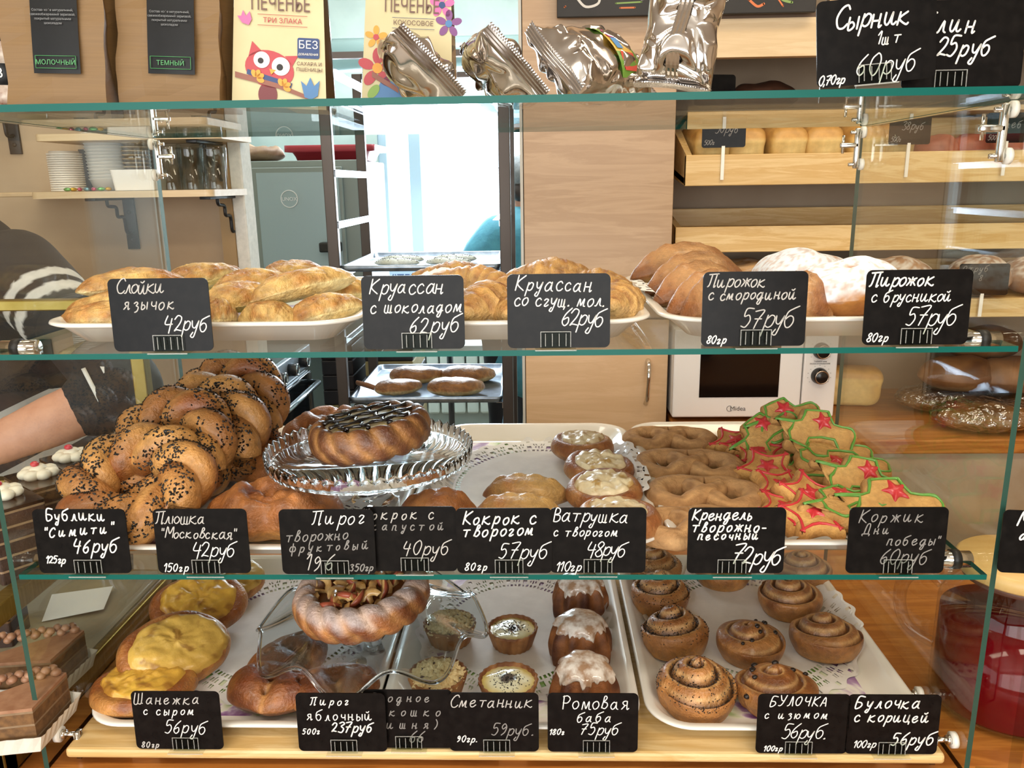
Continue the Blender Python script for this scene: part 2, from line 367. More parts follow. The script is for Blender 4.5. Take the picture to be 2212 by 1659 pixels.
sbox('wall_right', (2.4, -3, 0), (2.5, 5.4, 2.9), PLASTER)
sbox('wall_left_back', (-2.9, -.5, 0), (-2.8, 2.46, 2.9), PLASTER)
sbox('wall_left_sill', (-2.9, -3, 0), (-2.8, -.5, .75), PLASTER)
sbox('wall_left_lintel', (-2.9, -3, 2.5), (-2.8, -.5, 2.9), PLASTER)
sbox('wall_front_left', (-2.9, -3.1, 0), (-2.8, -3, 2.9), PLASTER)
sbox('wall_front_right', (1.2, -3.1, 0), (2.5, -3, 2.9), PLASTER)
sbox('wall_front_sill', (-2.8, -3.1, 0), (1.2, -3, .6), PLASTER)
sbox('wall_front_lintel', (-2.8, -3.1, 2.6), (1.2, -3, 2.9), PLASTER)
# rear wall of the shop, with the opening to the kitchen between the white jamb and the tall cabinet
sbox('wall_back_left', (-2.8, 2.36, 0), (-.90, 2.46, 2.9), PLASTER)
sbox('trim_doorway_edge', (-.90, 2.33, 0), (-.862, 2.46, 2.9), mat('jamb_strip_beige', '#a58a63', .6))
sbox('trim_doorway_jamb', (-.862, 2.335, 0), (-.826, 2.42, 2.9), WHITEP, .004)
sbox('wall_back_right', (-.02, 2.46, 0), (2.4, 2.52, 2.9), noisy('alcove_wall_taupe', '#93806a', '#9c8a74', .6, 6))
sbox('wall_back_lintel', (-.826, 2.36, 2.22), (-.02, 2.46, 2.9), PLASTER)
# kitchen
sbox('wall_kitchen_left', (-2.0, 2.47, 0), (-1.9, 5.3, 2.9), KPLASTER)
sbox('wall_kitchen_right', (1.0, 2.53, 0), (1.1, 5.3, 2.9), KPLASTER)
WX0, WX1, WZ0, WZ1 = -.98, .62, .88, 2.05
sbox('wall_kitchen_back_left', (-1.9, 5.2, 0), (WX0, 5.3, 2.9), KPLASTER)
sbox('wall_kitchen_back_right', (WX1, 5.2, 0), (1.0, 5.3, 2.9), KPLASTER)
sbox('wall_kitchen_back_sill', (WX0, 5.2, 0), (WX1, 5.3, WZ0), KPLASTER)
sbox('wall_kitchen_back_lintel', (WX0, 5.2, WZ1), (WX1, 5.3, 2.9), KPLASTER)
wf = mat('window_frame_white', '#b9cbdb', .35)
w = thing('window_1', None, None, (0, 5.22, 0)); struct(w)
for i, x in enumerate((WX0, WX0+.19, WX1-.05)): MB().box((x, 0, WZ0), (x+(.07 if i else .05), .06, WZ1), 0, .004).build('window_post', wf, w, smooth=False)
for z in (WZ0, WZ1-.05): MB().box((WX0, 0, z), (WX1, .06, z+.05), 0, .004).build('window_rail', wf, w, smooth=False)
MB().box((WX0+.03, .03, WZ0+.03), (WX1-.03, .034, WZ1-.03)).build('window_pane', glassy('window_glass', '#f4fbff', .7), w, smooth=False)
MB().box((WX0-.02, -.16, WZ0-.04), (WX1+.02, .0, WZ0-.005), 0, .005).build('window_sill', mat('sill_white', '#dfe6ea', .35), w, smooth=False)
# ---------------------------------------------------------------- counter and display case
ct = thing('counter', 'orange oak laminate counter carrying the glass pastry case', 'counter', (0, 0, 0))
MB().box((-.63, .62, .865), (1.9, 1.42, ZC), 0, .004).build('worktop', OAK, ct, smooth=False)
MB().box((-.62, .66, 0), (1.9, 1.40, .864)).build('front_panel', LAM, ct, smooth=False)
GLS = glassy('clear_sheet_glass', '#fafdfb', .9)
EDGE = mat('teal_glass_edge', '#0b5850', .3, Specular_IOR_Level=.2)
EDGE2 = mat('dark_green_glass_edge', '#2b4a40', .2, Specular_IOR_Level=.4)
CHR = mat('chrome', '#d8d6d0', .12, 1); RUB = mat('black_rubber', '#1c1a18', .5); NYL = mat('white_nylon', '#e9e6dc', .4)
case = thing('display_case', 'three tier clear glass pastry case with teal shelf edges on pine base', 'display case', (0, 0, 0))
def sheet(name, a, b, edge, big):
    """glass sheet; the two faces across axis `big` are clear, the ground rims show the tint"""
    mb = MB().box(a, b); mb.M = [1]*6
    for i, f in enumerate(mb.F):
        P = [mb.V[k] for k in f]
        if max(p[big] for p in P)-min(p[big] for p in P) < 1e-6: mb.M[i] = 0
    return mb.build(name, [GLS, edge], case, smooth=False)
sheet('top_shelf_glass', (XL-.012, YF, ZT-.007), (XR+.012, 1.285, ZT), EDGE, 2)
for z in (Z1, Z2): sheet('shelf_glass', (XL+.004, YF, z-.006), (XR-.004, 1.32, z), EDGE, 2)
for x in (XL-.006, XR): sheet('side_panel', (x, YF, ZC), (x+.006, YB, ZT-.008), EDGE2, 0)
MB().box((XL+.022, YF, Z0-.013), (XR-.022, 1.34, Z0), 0, .004).build('base_board', PINE, case, smooth=False)
for x in (-.50, -.05, .40): MB().box((x, YF+.02, ZC), (x+.035, 1.30, Z0-.013), 0, .002).build('batten', PINE, case, smooth=False)
for z in (Z1, Z2):
    for sx, x in ((1, XL), (-1, XR)):
        for y in (.862, 1.26):
            mb = MB().cyl((x+sx*.001, y, z-.002), (x+sx*.040, y, z-.002), .0095, 18)
            mb.cyl((x+sx*.014, y, z-.002), (x+sx*.023, y, z-.002), .0112, 18, 1); mb.build('shelf_clip', [CHR, RUB], case)
for sx, x in ((1, XL), (-1, XR)):
    for y in ((1.275,) if sx > 0 else (1.275, .885)):
        mb = MB().box((x+sx*.008, y-.004, ZT-.068), (x+sx*.015, y+.004, ZT-.010), 0, .0015)
        mb.box((x+sx*.010, y-.004, ZT-.038), (x+sx*.036, y+.004, ZT-.031), 0, .0015); mb.cyl((x+sx*.032, y, ZT-.046), (x+sx*.032, y, ZT-.020), .002, 10)
        for z in (ZT-.062, ZT-.016):
            mb.cyl((x+sx*.001, y, z), (x+sx*.006, y, z), .0085, 20, 1); mb.cyl((x+sx*.006, y, z), (x+sx*.022, y, z), .0026, 10)
        mb.build('corner_connector', [CHR, NYL], case)
    for y, z in ((.842, Z0+.004), (.93, Z0+.004)):
        mb = MB().cyl((x+sx*.001, y, z), (x+sx*.007, y, z), .0095, 20, 1); mb.cyl((x+sx*.007, y, z), (x+sx*.012, y, z), .006, 6); mb.cyl((x+sx*.006, y, z), (x+sx*.026, y, z), .003, 10)
        mb.box((x+sx*.024, y-.005, ZC), (x+sx*.030, y+.005, z+.004)); mb.build('base_bolt', [CHR, NYL], case)
# ---------------------------------------------------------------- trays, their printed floors and paper doilies
MEL = noisy('white_melamine', '#e6e2d8', '#ece9e1', .22, 5, Coat_Weight=.4)
m = mat('floral_print', '#e9e7de', .35); N, L, b = nodes(m); v = coords(m)
f = noisetex(m, v, 9, 4, .5, 1.2)
L.new(ramp(m, f, [(.36, '#8a5a94'), (.42, '#b79ac0'), (.46, '#eeeae6'), (.52, '#dfe6c8'), (.58, '#8db45a'), (.68, '#5f8f3a')]), b.inputs['Base Color'])
PRINT = m
TR = {}
def tray(label, cx, cy, z, w, d, rot=0, h=.024, printed=True, slope=.034):
    rings = [(.034, 0), (.012, h*.72), (.004, h*.80), (0, h*.88), (.001, h*.97), (.004, h), (.010, h*.98), (.014, h*.86), (slope-.004, .0065), (slope+.004, .0038), (slope+.012, .0034)]
    V, F, MI = [], [], []; n = 0
    for ins, zz in rings:
        o = rrect(w-2*ins, d-2*ins, max(.012, .055-ins*.9), 10); n = len(o); V += [(x, y, zz) for x, y in o]
    for k in range(len(rings)-1):
        for i in range(n): F.append((k*n+i, k*n+(i+1) % n, (k+1)*n+(i+1) % n, (k+1)*n+i)); MI.append(0)
    F.append(tuple(reversed(range(n)))); MI.append(0)
    F.append(tuple(range((len(rings)-1)*n, len(rings)*n))); MI.append(1 if printed else 0)
    o = mk('serving_tray', V, F, [MEL, PRINT], None, None, True, MI, (cx, cy, z), (0, 0, rot))
    tag(o, label, 'tray', 'white melamine trays'); return o
def paper(label, cx, cy, z, w, d, rx, ry, rot=0, ox=0, oy=0, slope=.034, N=26, seed=0):
    """lace edged paper laid in a tray: it follows the floor and curls up the sloping sides; the lace is cut out"""
    na, V, F = N*26, [], []
    rr = [0, .35, .60, .70]+[.70+.30*k/14 for k in range(1, 15)]
    iw, idd = w/2-slope-.008, d/2-slope-.008
    def P(q, a):
        k = 1-.045*abs(math.sin(a*N/2))**2 if q > .93 else 1
        x, y = rx*q*k*math.cos(a)+ox, ry*q*k*math.sin(a)+oy
        zz = .0046+.0012*nz((x, y, 0), 22, seed)+max(0, abs(x)-iw)*.95+max(0, abs(y)-idd)*.95
        x = math.copysign(min(abs(x), w/2+.004), x); return (x, y, min(zz, .034)+.0006)
    for q in rr: V += [P(q, 2*PI*i/na) for i in range(na)]
    for j in range(len(rr)-1):
        v = (rr[j]+rr[j+1])/2; t = (v-.70)/.30
        for i in range(na):
            a = (i+.5)/na*N; fa = a % 1-.5; f3 = (a*4) % 1
            hole = False
            if t > 0:
                if .03 < t < .11: hole = f3 < .5
                elif t < .9:
                    dx, dy = fa*1.15, t-.55; D = math.hypot(dx, dy); an = math.atan2(dy, dx)
                    hole = (.10 < D < .17 and math.cos(an*4) > -.2) or (.22 < D < .31 and math.cos(an*8) > -.1) or (abs(fa) > .40 and abs(t-.3) < .1) or (abs(fa) > .42 and abs(t-.78) < .07)
            if not hole: k = (i+1) % na; F.append((j*na+i, j*na+k, (j+1)*na+k, (j+1)*na+i))
    F.append(tuple(range(na)))
    o = mk('paper_doily', V, F, PAPER, None, None, False, None, (cx, cy, z), (0, 0, rot)); tag(o, label, 'doily', 'paper doilies'); return o
PAPER = noisy('doily_paper', '#e4e2df', '#edebe8', .7, 40, bmp=.06)
def tray_at(px0, px1, py, S, d, dx=0, **k):
    a, c = onZ(px0, py, S+.022), onZ(px1, py, S+.022); return (a.x+c.x)/2+dx, (a.y+c.y)/2+d/2, c.x-a.x
T = {}
for key, label, px0, px1, py, S, d, rot in (
  ('11', 'white tray heaped with puff pastry tongues, left end of upper shelf', 70, 760, 706, Z1, .44, 0),
  ('12', 'white tray of croissants in the middle of the upper shelf', 768, 1422, 702, Z1, .42, 0),
  ('13', 'white tray of pirozhki and sugar-dusted bun at right of upper shelf', 1432, 2145, 694, Z1, .44, 0),
  ('21', 'wide white tray of seeded braided rings and plain folded buns', 82, 845, 1186, Z2, .48, 0),
  ('22', 'white tray with cheese-filled round buns and glazed long pies', 852, 1446, 1180, Z2, .48, 0),
  ('23', 'white tray of pretzels and iced star and tank cookies', 1452, 2086, 1176, Z2, .48, 0),
  ('31', 'white tray with yellow cheese-topped oval buns at lower left', 152, 800, 1576, Z0, .46, 0),
  ('32', 'white tray of small tarts and glazed rum babas, bottom centre', 806, 1394, 1574, Z0, .46, 0),
  ('33', 'white tray of spiral rolls at lower right, green print showing', 1404, 2030, 1578, Z0, .46, 0)):
    x, y, w = tray_at(px0, px1, py, S, d); T[key] = (x, max(y, YF+.0135+d/2), w, d)
    tray(label, x, T[key][1], S, w, d, rot, .024 if S != Z1 else .026)
def doily_in(key, label, rx, ry, S, ox=0, oy=0, seed=0, N=26):
    x, y, w, d = T[key]; paper(label, x, y, S, w, d, rx, ry, 0, ox, oy, seed=seed, N=N)
doily_in('12', 'lace paper under the croissants', .155, .19, Z1, 0, 0, 1)
doily_in('13', 'lace paper under the pirozhki, edge curled at the tray side', .172, .20, Z1, -.004, 0, 2)
doily_in('21', 'lace paper under the seeded braided rings', .18, .20, Z2, 0, 0, 3)
doily_in('22', 'lace paper lying open beside the cheese-filled buns', .16, .205, Z2, .01, .0, 4)
doily_in('23', 'lace paper under pretzels and iced cookies', .150, .205, Z2, 0, -.01, 5)
doily_in('31', 'stained lace paper under the yellow cheese-topped buns', .15, .185, Z0, .0, .02, 6)
doily_in('32', 'lace paper under small tarts and rum babas', .145, .185, Z0, 0, .02, 7)
doily_in('33', 'lace paper under the spiral rolls with wide scalloped edge', .155, .185, Z0, .012, .03, 8)
# ---------------------------------------------------------------- price tags
F_, G_ = {'ink': 1}, {'ink': 2}
def tag_at(px, S, label, lines, y=.8185, rot=0, **k):
    P = onY(px, 1000, y); q = onZ(px, {Z1: 760, Z2: 1240, Z0: 1628}[S], S)
    X = onY(px, {Z1: 760, Z2: 1240, Z0: 1628}[S], y).x; return price_tag(label, (X, y, S+.0003), lines, (0, 0, rot), **k)
R5 = 'руб'
tag_at(355, Z1, 'black price tag reading 42 in front of the puff pastry tongues', [('Слойки', .08, .55, .20, .16, G_), ('язычок', .14, .68, .42, .14, G_), ('42'+R5, .52, .98, .72, .19)], holder=.56)
tag_at(896, Z1, 'black price tag reading 62, left of the two croissant tags', [('Круассан', .08, .82, .24, .17), ('с шоколадом', .08, .99, .50, .14), ('62'+R5, .46, .97, .79, .19, {'rise': .04})], holder=.53)
tag_at(1207, Z1, 'black price tag reading 62, right of the two croissant tags', [('Круассан', .08, .84, .21, .16, {'rise': -.03}), ('со сгущ. мол.', .07, .96, .42, .14, {'rise': -.02}), ('62'+R5, .52, .94, .70, .19)], holder=.47)
tag_at(1625, Z1, 'black price tag reading 57 before the shiny brown pirozhki', [('Пирожок', .04, .60, .20, .14, G_), ('с смородиной', .05, .90, .37, .12, G_), ('57'+R5, .38, .90, .75, .22, {'ink': 2}), ('80гр', .05, .25, .96, .09)], holder=.52)
tag_at(1973, Z1, 'black price tag reading 57 before the sugar-dusted bun', [('Пирожок', .03, .64, .21, .15, {'pen': .0008}), ('с брусникой', .06, .82, .42, .13), ('57'+R5, .40, .88, .74, .21), ('80гр', .04, .26, .95, .10)], holder=.50)
tag_at(186, Z2, 'black price tag reading 46 before the seeded braided rings', [('Бублики', .15, .80, .17, .14, {'slant': .05, 'pen': .0008}), ('"Симити"', .10, .88, .44, .13, {'rise': .08, 'pen': .0008}), ('46'+R5, .40, .90, .67, .18, {'pen': .0008}), ('125гр', .08, .30, .84, .09, {'pen': .0007})], holder=.55)
tag_at(443, Z2, 'black price tag reading 42, second from left on middle shelf', [('Плюшка', .02, .56, .22, .15, G_), ('"Московская"', .07, .88, .44, .13, {'rise': -.02, 'ink': 2}), ('42'+R5, .38, .86, .74, .20), ('150гр', .06, .34, .97, .10)], holder=.53)
tag_at(888, Z2, 'black price tag reading 40, half behind the tag of 196', [('Кокрок с', .0, .80, .19, .13, G_), ('капустой', .10, .92, .36, .11, F_), ('40'+R5, .42, .93, .74, .18, G_)], y=.8235, holder=.55)
tag_at(712, Z2, 'black price tag reading 196 below the lattice pie', [('Пирог', .35, .92, .22, .17), ('творожно', .06, .74, .50, .14, {'ink': 1, 'rise': .05}), ('фруктовый', .09, .97, .66, .11, {'ink': 1, 'rise': .05}), ('196', .24, .58, .94, .19, G_), ('350гр', .72, .98, .95, .09, F_)], y=.8165, holder=.57)
tag_at(1090, Z2, 'black price tag reading 57 before the long glazed pies', [('Кокрок с', .07, .86, .24, .16, {'pen': .0008}), ('творогом', .07, .84, .44, .15, {'pen': .0008, 'rise': .03}), ('57'+R5, .44, .97, .77, .20), ('80гр', .08, .34, .95, .10)], holder=.55)
tag_at(1291, Z2, 'black price tag reading 48 before the cheese-filled round buns', [('Ватрушка', .03, .82, .20, .17, {'rise': -.03}), ('с творогом', .04, .72, .43, .11), ('48'+R5, .38, .80, .74, .20), ('110гр', .06, .34, .97, .12)], y=.8195, holder=.50)
tag_at(1587, Z2, 'black price tag reading 72 before the brown pretzels', [('Крендель', .04, .66, .18, .14, {'pen': .0008}), ('творожно-', .04, .82, .36, .13, {'pen': .0008}), ('песочный', .10, .76, .48, .11, {'pen': .0008}), ('72'+R5, .46, .99, .85, .24, {'pen': .0008})], holder=.46)
tag_at(1931, Z2, 'black price tag with rubbed writing before green iced cookies', [('Коржик', .10, .78, .22, .15, F_), ('Дни', .15, .45, .40, .11, F_), ('победы"', .40, .95, .57, .12, F_), ('60'+R5, .34, .86, .85, .20, F_)], holder=.52)
tag_at(391, Z0, 'black price tag reading 56 before yellow cheese-topped buns', [('Шанежка', .03, .80, .21, .15, G_), ('с сыром', .12, .74, .40, .12), ('56'+R5, .34, .84, .72, .18), ('80гр', .06, .28, .97, .08, G_)], holder=.58)
tag_at(885, Z0, 'black price tag reading 66, second tag, partly hidden by 237', [('Ягодное', .08, .80, .20, .12, F_), ('лукошко', .06, .92, .44, .12, F_), ('(вишня)', .06, .86, .66, .12, F_), ('66', .50, .70, .90, .16, F_)], y=.8235, holder=.5)
tag_at(742, Z0, 'black price tag reading 237 under the apple pie', [('Пирог', .16, .62, .20, .11), ('яблочный', .12, .88, .46, .14, {'slant': .05}), ('237'+R5, .38, .86, .66, .14, {'pen': .0008}), ('500г', .05, .26, .70, .08)], y=.8165, holder=.52)
tag_at(1068, Z0, 'black price tag reading 59 before the sour cream tarts', [('Сметанник', .02, .95, .24, .16, G_), ('59'+R5+'.', .47, .95, .72, .17, F_), ('90гр.', .08, .32, .84, .09)], holder=.53)
tag_at(1280, Z0, 'black price tag reading 75 before the glazed rum babas', [('Ромовая', .16, .92, .26, .18, {'slant': .05}), ('баба', .32, .74, .48, .13), ('75'+R5, .36, .80, .70, .16), ('180г', .02, .2, .70, .08)], holder=.54)
tag_at(1730, Z0, 'dark price tag reading 56 before the raisin bun, capital lettering', [('БУЛОЧКА', .13, .77, .19, .13), ('с изюмом', .08, .80, .40, .12), ('56'+R5+'.', .28, .77, .74, .20), ('100гр', .09, .30, .96, .08)], holder=.46)
tag_at(1923, Z0, 'dark price tag reading 56 at the right end of base board', [('Булочка', .08, .80, .22, .16, {'pen': .0008}), ('с корицей', .08, .90, .45, .14, {'pen': .0008}), ('56'+R5, .50, .97, .84, .18, {'pen': .0008}), ('100гр', .09, .34, .89, .10)], holder=.5)
price_tag('black price tag reading 25, behind the tag reading 60 on top glass', (onY(2075, 185, .862).x, .862, ZT+.0003), [('Блин', .14, .60, .36, .17, {'pen': .0009}), ('25'+R5, .27, .74, .62, .18, {'pen': .0009})], (0, 0, 0), w=.116, h=.082, holder=.40)
price_tag('black price tag reading 60 on the top glass, tilted', (onY(1892, 190, .838).x, .838, ZT+.0045), [('Сырник', .15, .78, .34, .20, {'pen': .0009}), ('1шт', .50, .72, .55, .11), ('60'+R5, .33, .86, .90, .21), ('0,70гр', .01, .24, .97, .09)], (0, math.radians(-4), 0), w=.112, h=.078, holder=.48)
# ---------------------------------------------------------------- baking helpers
def rad(*a): return tuple(math.radians(x) for x in a)
FL = .0052                                                    # a tray floor with its paper
def at(px, py, S, h, lift=0, r=.052): P = onZ(px, py, S+FL+lift+h/2); return (P.x, max(P.y, YF+.030+r), S+FL+lift)
def gs(d, w): return math.exp(-(d/w)**2)
DG = dough('egg_washed_crust', .36, .28, 75, .8, .004, .2, 330)
DM = dough('dull_crust', .55, .24, 70, .6, .0025)
FLK = dough('flaky_pastry', .40, .34, 70, .9, .006, .15, 190)
CK = dough('cookie_crumb', .85, .16, 110, .9, .003, 0, 260)
SUG = dough('sugar_dusted_crust', .8, .10, 160, .5, .002, 0, 350)
CHEESE = dough('baked_cheese', .35, .10, 60, .6, .002, .3, 130)
SEED = mat('black_seed', '#16120f', .45); RAISIN = mat('raisin', '#1d120c', .4)
def scatter(name, o, n, size, m, mask, parent, seed=0, flat=.45, kind='stuff', lift=0):
    """n small grains pressed onto the faces of mesh object o where mask(centre, normal) allows"""
    rnd = random.Random(seed); me = o.data; W, P = [], []
    for p in me.polygons:
        k = mask(p.center, p.normal)
        if k > 0: W.append(p.area*k); P.append(p)
    mb = MB(); F0 = [(0, 2, 4), (2, 1, 4), (1, 3, 4), (3, 0, 4), (2, 0, 5), (1, 2, 5), (3, 1, 5), (0, 3, 5)]
    for p in rnd.choices(P, W, k=n):
        vs = [me.vertices[i].co for i in p.vertices]; a, b = rnd.random(), rnd.random()
        if a+b > 1: a, b = 1-a, 1-b
        q = vs[0]+(vs[1]-vs[0])*a+(vs[2]-vs[0])*b if len(vs) == 3 or rnd.random() < .5 else vs[0]+(vs[2]-vs[0])*a+(vs[3]-vs[0])*b
        nn = p.normal; t = nn.orthogonal().normalized(); t.rotate(Matrix.Rotation(rnd.uniform(0, 2*PI), 3, nn)); w = nn.cross(t)
        s = size*rnd.uniform(.7, 1.25); q = q+nn*(s*flat*.4+lift)
        mb.add([q+t*s, q-t*s, q+w*s*.6, q-w*s*.6, q+nn*s*flat, q-nn*s*flat], F0)
    ob = mb.build(name, m, parent, smooth=False); return stuff(ob) if kind else ob
c_pale, c_gold, c_brn, c_dk = C('#e6c583'), C('#c98a3c'), C('#9c5a22'), C('#6b3413')
# ------------------------------------------------ puff pastry tongues
def tongue(seed, dark=0.):
    def mod(p, u, v):
        x = p.x/.068; k = 1-.30*abs(x)**3
        fl = .0034*abs(fbm((p.x*.8, p.y*1.6, p.z), 62, seed, 3))*sst(.3, .6, v); lay_ = .0016*nz((p.x*.5, p.y*.5, p.z*6), 55, seed)*(1-sst(.45, .62, v)); return (p.x*(1+.06*lay_/.0016*.3), p.y*k*(1+lay_*22)+.005*math.sin(x*2+seed), p.z*(1-.36*abs(x)**2.6)-fl+.003*max(0, p.z/.034)*nz((p.x, p.y, 0), 36, seed))
    def col(p, u, v):
        t = sst(.38, .62, v+.16*fbm((p.x, p.y, p.z), 35, seed)); top = mix(C('#dcae62'), C('#ad6f30'), .42+1.1*fbm((p.x, p.y, p.z), 26, seed+3)+dark)
        side = mix(C('#efd798'), C('#d8ae62'), .4+.8*nz((p.x*.3, p.y*.3, p.z*3), 60, seed)); return mix(side, top, t)
    t = thing('puff_pastry', 'puff pastry tongue', 'puff pastry', group='puff pastry tongues')
    bun('crust', .138, .060, .034, .44, mod, col, FLK, t, 120, 60, .50, seed, .03); return t
tg = [tongue(1), tongue(2, .15), tongue(3, -.25)]
# ends given as picture points seen at two depths of the tray; the pastry lies between them
def lay(proto, a, ya, b, yb, roll=0, label=None, L=.138, first=None, sc=None):
    A, B = onY(*a, ya), onY(*b, yb); d = B-A; c = (A+B)/2; s = d.length/L
    rz = math.atan2(d.y, d.x); ry = -math.asin(max(-1, min(1, d.z/d.length)))
    M = Matrix.Rotation(rz, 4, 'Z') @ Matrix.Rotation(ry, 4, 'Y') @ Matrix.Rotation(math.radians(roll), 4, 'X')
    c = c - (M.to_3x3() @ Vector((0, 0, .015*(sc or 1))))
    o = proto if first else dup(proto, (0, 0, 0)); o.location = c; o.rotation_euler = M.to_euler(); k = sc or 1; o.scale = (s, k, k)
    if label: o['label'] = label
    return settle(o, Z1+FL)
lay(tg[0], (330, 628), 1.06, (514, 578), 1.17, 0, 'puff pastry tongue lying diagonally on top of the left heap', first=True)
lay(tg[1], (160, 622), .98, (410, 606), 1.08, 0, 'browned puff pastry tongue, upper of three tips at left of tray', first=True)
lay(tg[2], (545, 640), .93, (757, 596), 1.07, -12, 'pale golden puff pastry tongue, topmost and nearest on right heap', first=True, sc=1.1)
for k, a, ya, b, yb, r, lab in (
  (1, (132, 674), .95, (365, 655), 1.00, 0, 'browned puff pastry tongue, middle of three tips at tray left'),
  (0, (126, 704), .92, (352, 706), .93, 0, 'puff pastry tongue at the very bottom left on the tray floor'),
  (2, (458, 664), .94, (575, 622), 1.03, 8, 'very pale puff pastry tongue, its end just right of tag 42'),
  (0, (610, 692), .92, (790, 650), .98, -6, 'golden puff pastry tongue lowest at right end of the tray'),
  (2, (512, 704), .925, (652, 698), .93, 0, 'short end of puff pastry on the tray floor below the right heap'),
  (0, (452, 622), 1.03, (640, 604), 1.12, 0, 'flat golden puff pastry tongue behind the top of tag 42'),
  (1, (560, 612), 1.08, (690, 580), 1.20, 0, 'golden puff pastry tongue at the back of the right heap'),
  (1, (430, 610), 1.14, (530, 596), 1.20, 0, 'dark purplish puff pastry under the diagonal tongue'),
  (0, (440, 700), .93, (520, 700), .95, 0, 'puff pastry corner on the floor beside the right edge of tag 42'),
  (2, (680, 640), 1.04, (790, 622), 1.14, 0, 'pale puff pastry tongue at the far right back of the heap')):
    lay(tg[k], a, ya, b, yb, r, lab)
# ------------------------------------------------ croissants
def croissant(name, label, cat, L, R, seed, sugar=0, bend=.5, ridges=5):
    pts = []; n = 56
    for i in range(n+1):
        s = (i/n-.5)*2; a = s*bend; pts.append((L/2*s, -abs(s)**2*L*.22*bend*2, R*.86+.0*s))
    def rf(t):
        s = abs(t-.5)*2; base = R*(1-.70*s**1.7); ph = (t-.5)*2*ridges; f = (abs(ph)+.22*math.cos(t*31)*0) % 1; f = f*sst(1, .86, f)
        return base*(1.02-.11*f)*(1+.05*nz((t*9, seed, 0), 3))
    def col(t, an):
        f = (abs((t-.5)*2*ridges)) % 1; top = .5+.5*math.sin(an)
        c = mix(C('#d7a055'), C('#8f4d1c'), .25+.45*f+.5*nz((t*6, an, seed), 2)); c = mix(C('#e2bd7b'), c, .35+.65*top)
        if sugar: c = mix(c, C('#efe6da'), sugar*sst(.15, .75, top+.5*nz((t*14, an*3, seed), 2.5)))
        return c
    V, F, cc = tube_geo(pts, rf, 28, up=(0, 0, 1), col=col, flat=.88)
    for i, v in enumerate(V):
        if v.z < .003: v.z = .003+(v.z)*.12
        V[i] = v+Vector((0, 0, .0015*nz(v, 120, seed)))
    t = thing(name, label, cat, group='croissants on the upper shelf'); mk('crust', V, F, SUG if sugar else FLK, t, cc); return t
cr = croissant('croissant', 'x', 'croissant', .125, .030, 1)
crs = croissant('croissant', 'x', 'croissant', .10, .027, 2, .9, .3, 4)
crm = croissant('croissant', 'x', 'croissant', .11, .031, 3, 0, .15, 3)
def put(proto, loc, rot, label, scale=1, first=False):
    if first: proto.location, proto.rotation_euler = loc, rot; proto['label'] = label; proto.scale = (scale,)*3 if isinstance(scale, (int, float)) else scale; return proto
    return dup(proto, loc, rot, label, scale)
def stack(proto, px, py, Y, h, rot, label, scale=1, first=False):
    P = onY(px, py, Y); return settle(put(proto, (P.x, P.y, P.z-h/2), rot, label, scale, first), Z1+FL)
stack(cr, 985, 596, 1.16, .05, rad(0, 0, 200), 'shiny plain croissant at the very top between the two tags', .9, True)
stack(cr, 1030, 622, 1.05, .05, rad(0, 5, -18), 'ridged golden croissant below the topmost one, right tip down', 1.05)
stack(crm, 1052, 674, .925, .055, rad(0, 0, 62), 'smooth brown croissant nearest the front between the two tags', 1.05, True)
stack(crm, 1108, 688, .925, .05, rad(0, 0, 80), 'brown croissant against the left edge of the right tag', .9)
stack(crs, 1040, 640, .985, .05, rad(0, 0, 8), 'sugar-dusted roll in the centre between the two tags', .85, True)
stack(crs, 1100, 655, .97, .05, rad(0, 0, -10), 'sugar-dusted roll touching the right tag', .8)
stack(crs, 960, 606, 1.07, .045, rad(0, 0, 5), 'sugar-dusted roll above the top right corner of left tag', .85)
stack(cr, 912, 660, .98, .05, rad(0, 0, 15), 'croissant mostly hidden behind the left tag of 62', .95)
stack(crm, 1195, 604, 1.15, .045, rad(0, 0, 12), 'crusty golden croissant showing over the middle of right tag', 1.0)
stack(crm, 1165, 612, 1.09, .04, rad(0, 0, 170), 'flat croissant showing over the left half of right tag', .9)
stack(crm, 1290, 616, 1.12, .045, rad(0, 0, -15), 'croissant with a dark filling tip over the right half of tag', .85)
stack(crm, 1332, 690, .925, .05, rad(0, 8, 70), 'golden croissant against the right edge of right tag', .95)
stack(crm, 1318, 645, 1.02, .05, rad(0, 0, -40), 'brown-tipped croissant behind the right edge of right tag', .9)
stack(crm, 1235, 670, .98, .05, rad(0, 0, 20), 'croissant mostly hidden behind the right tag of 62', .95)
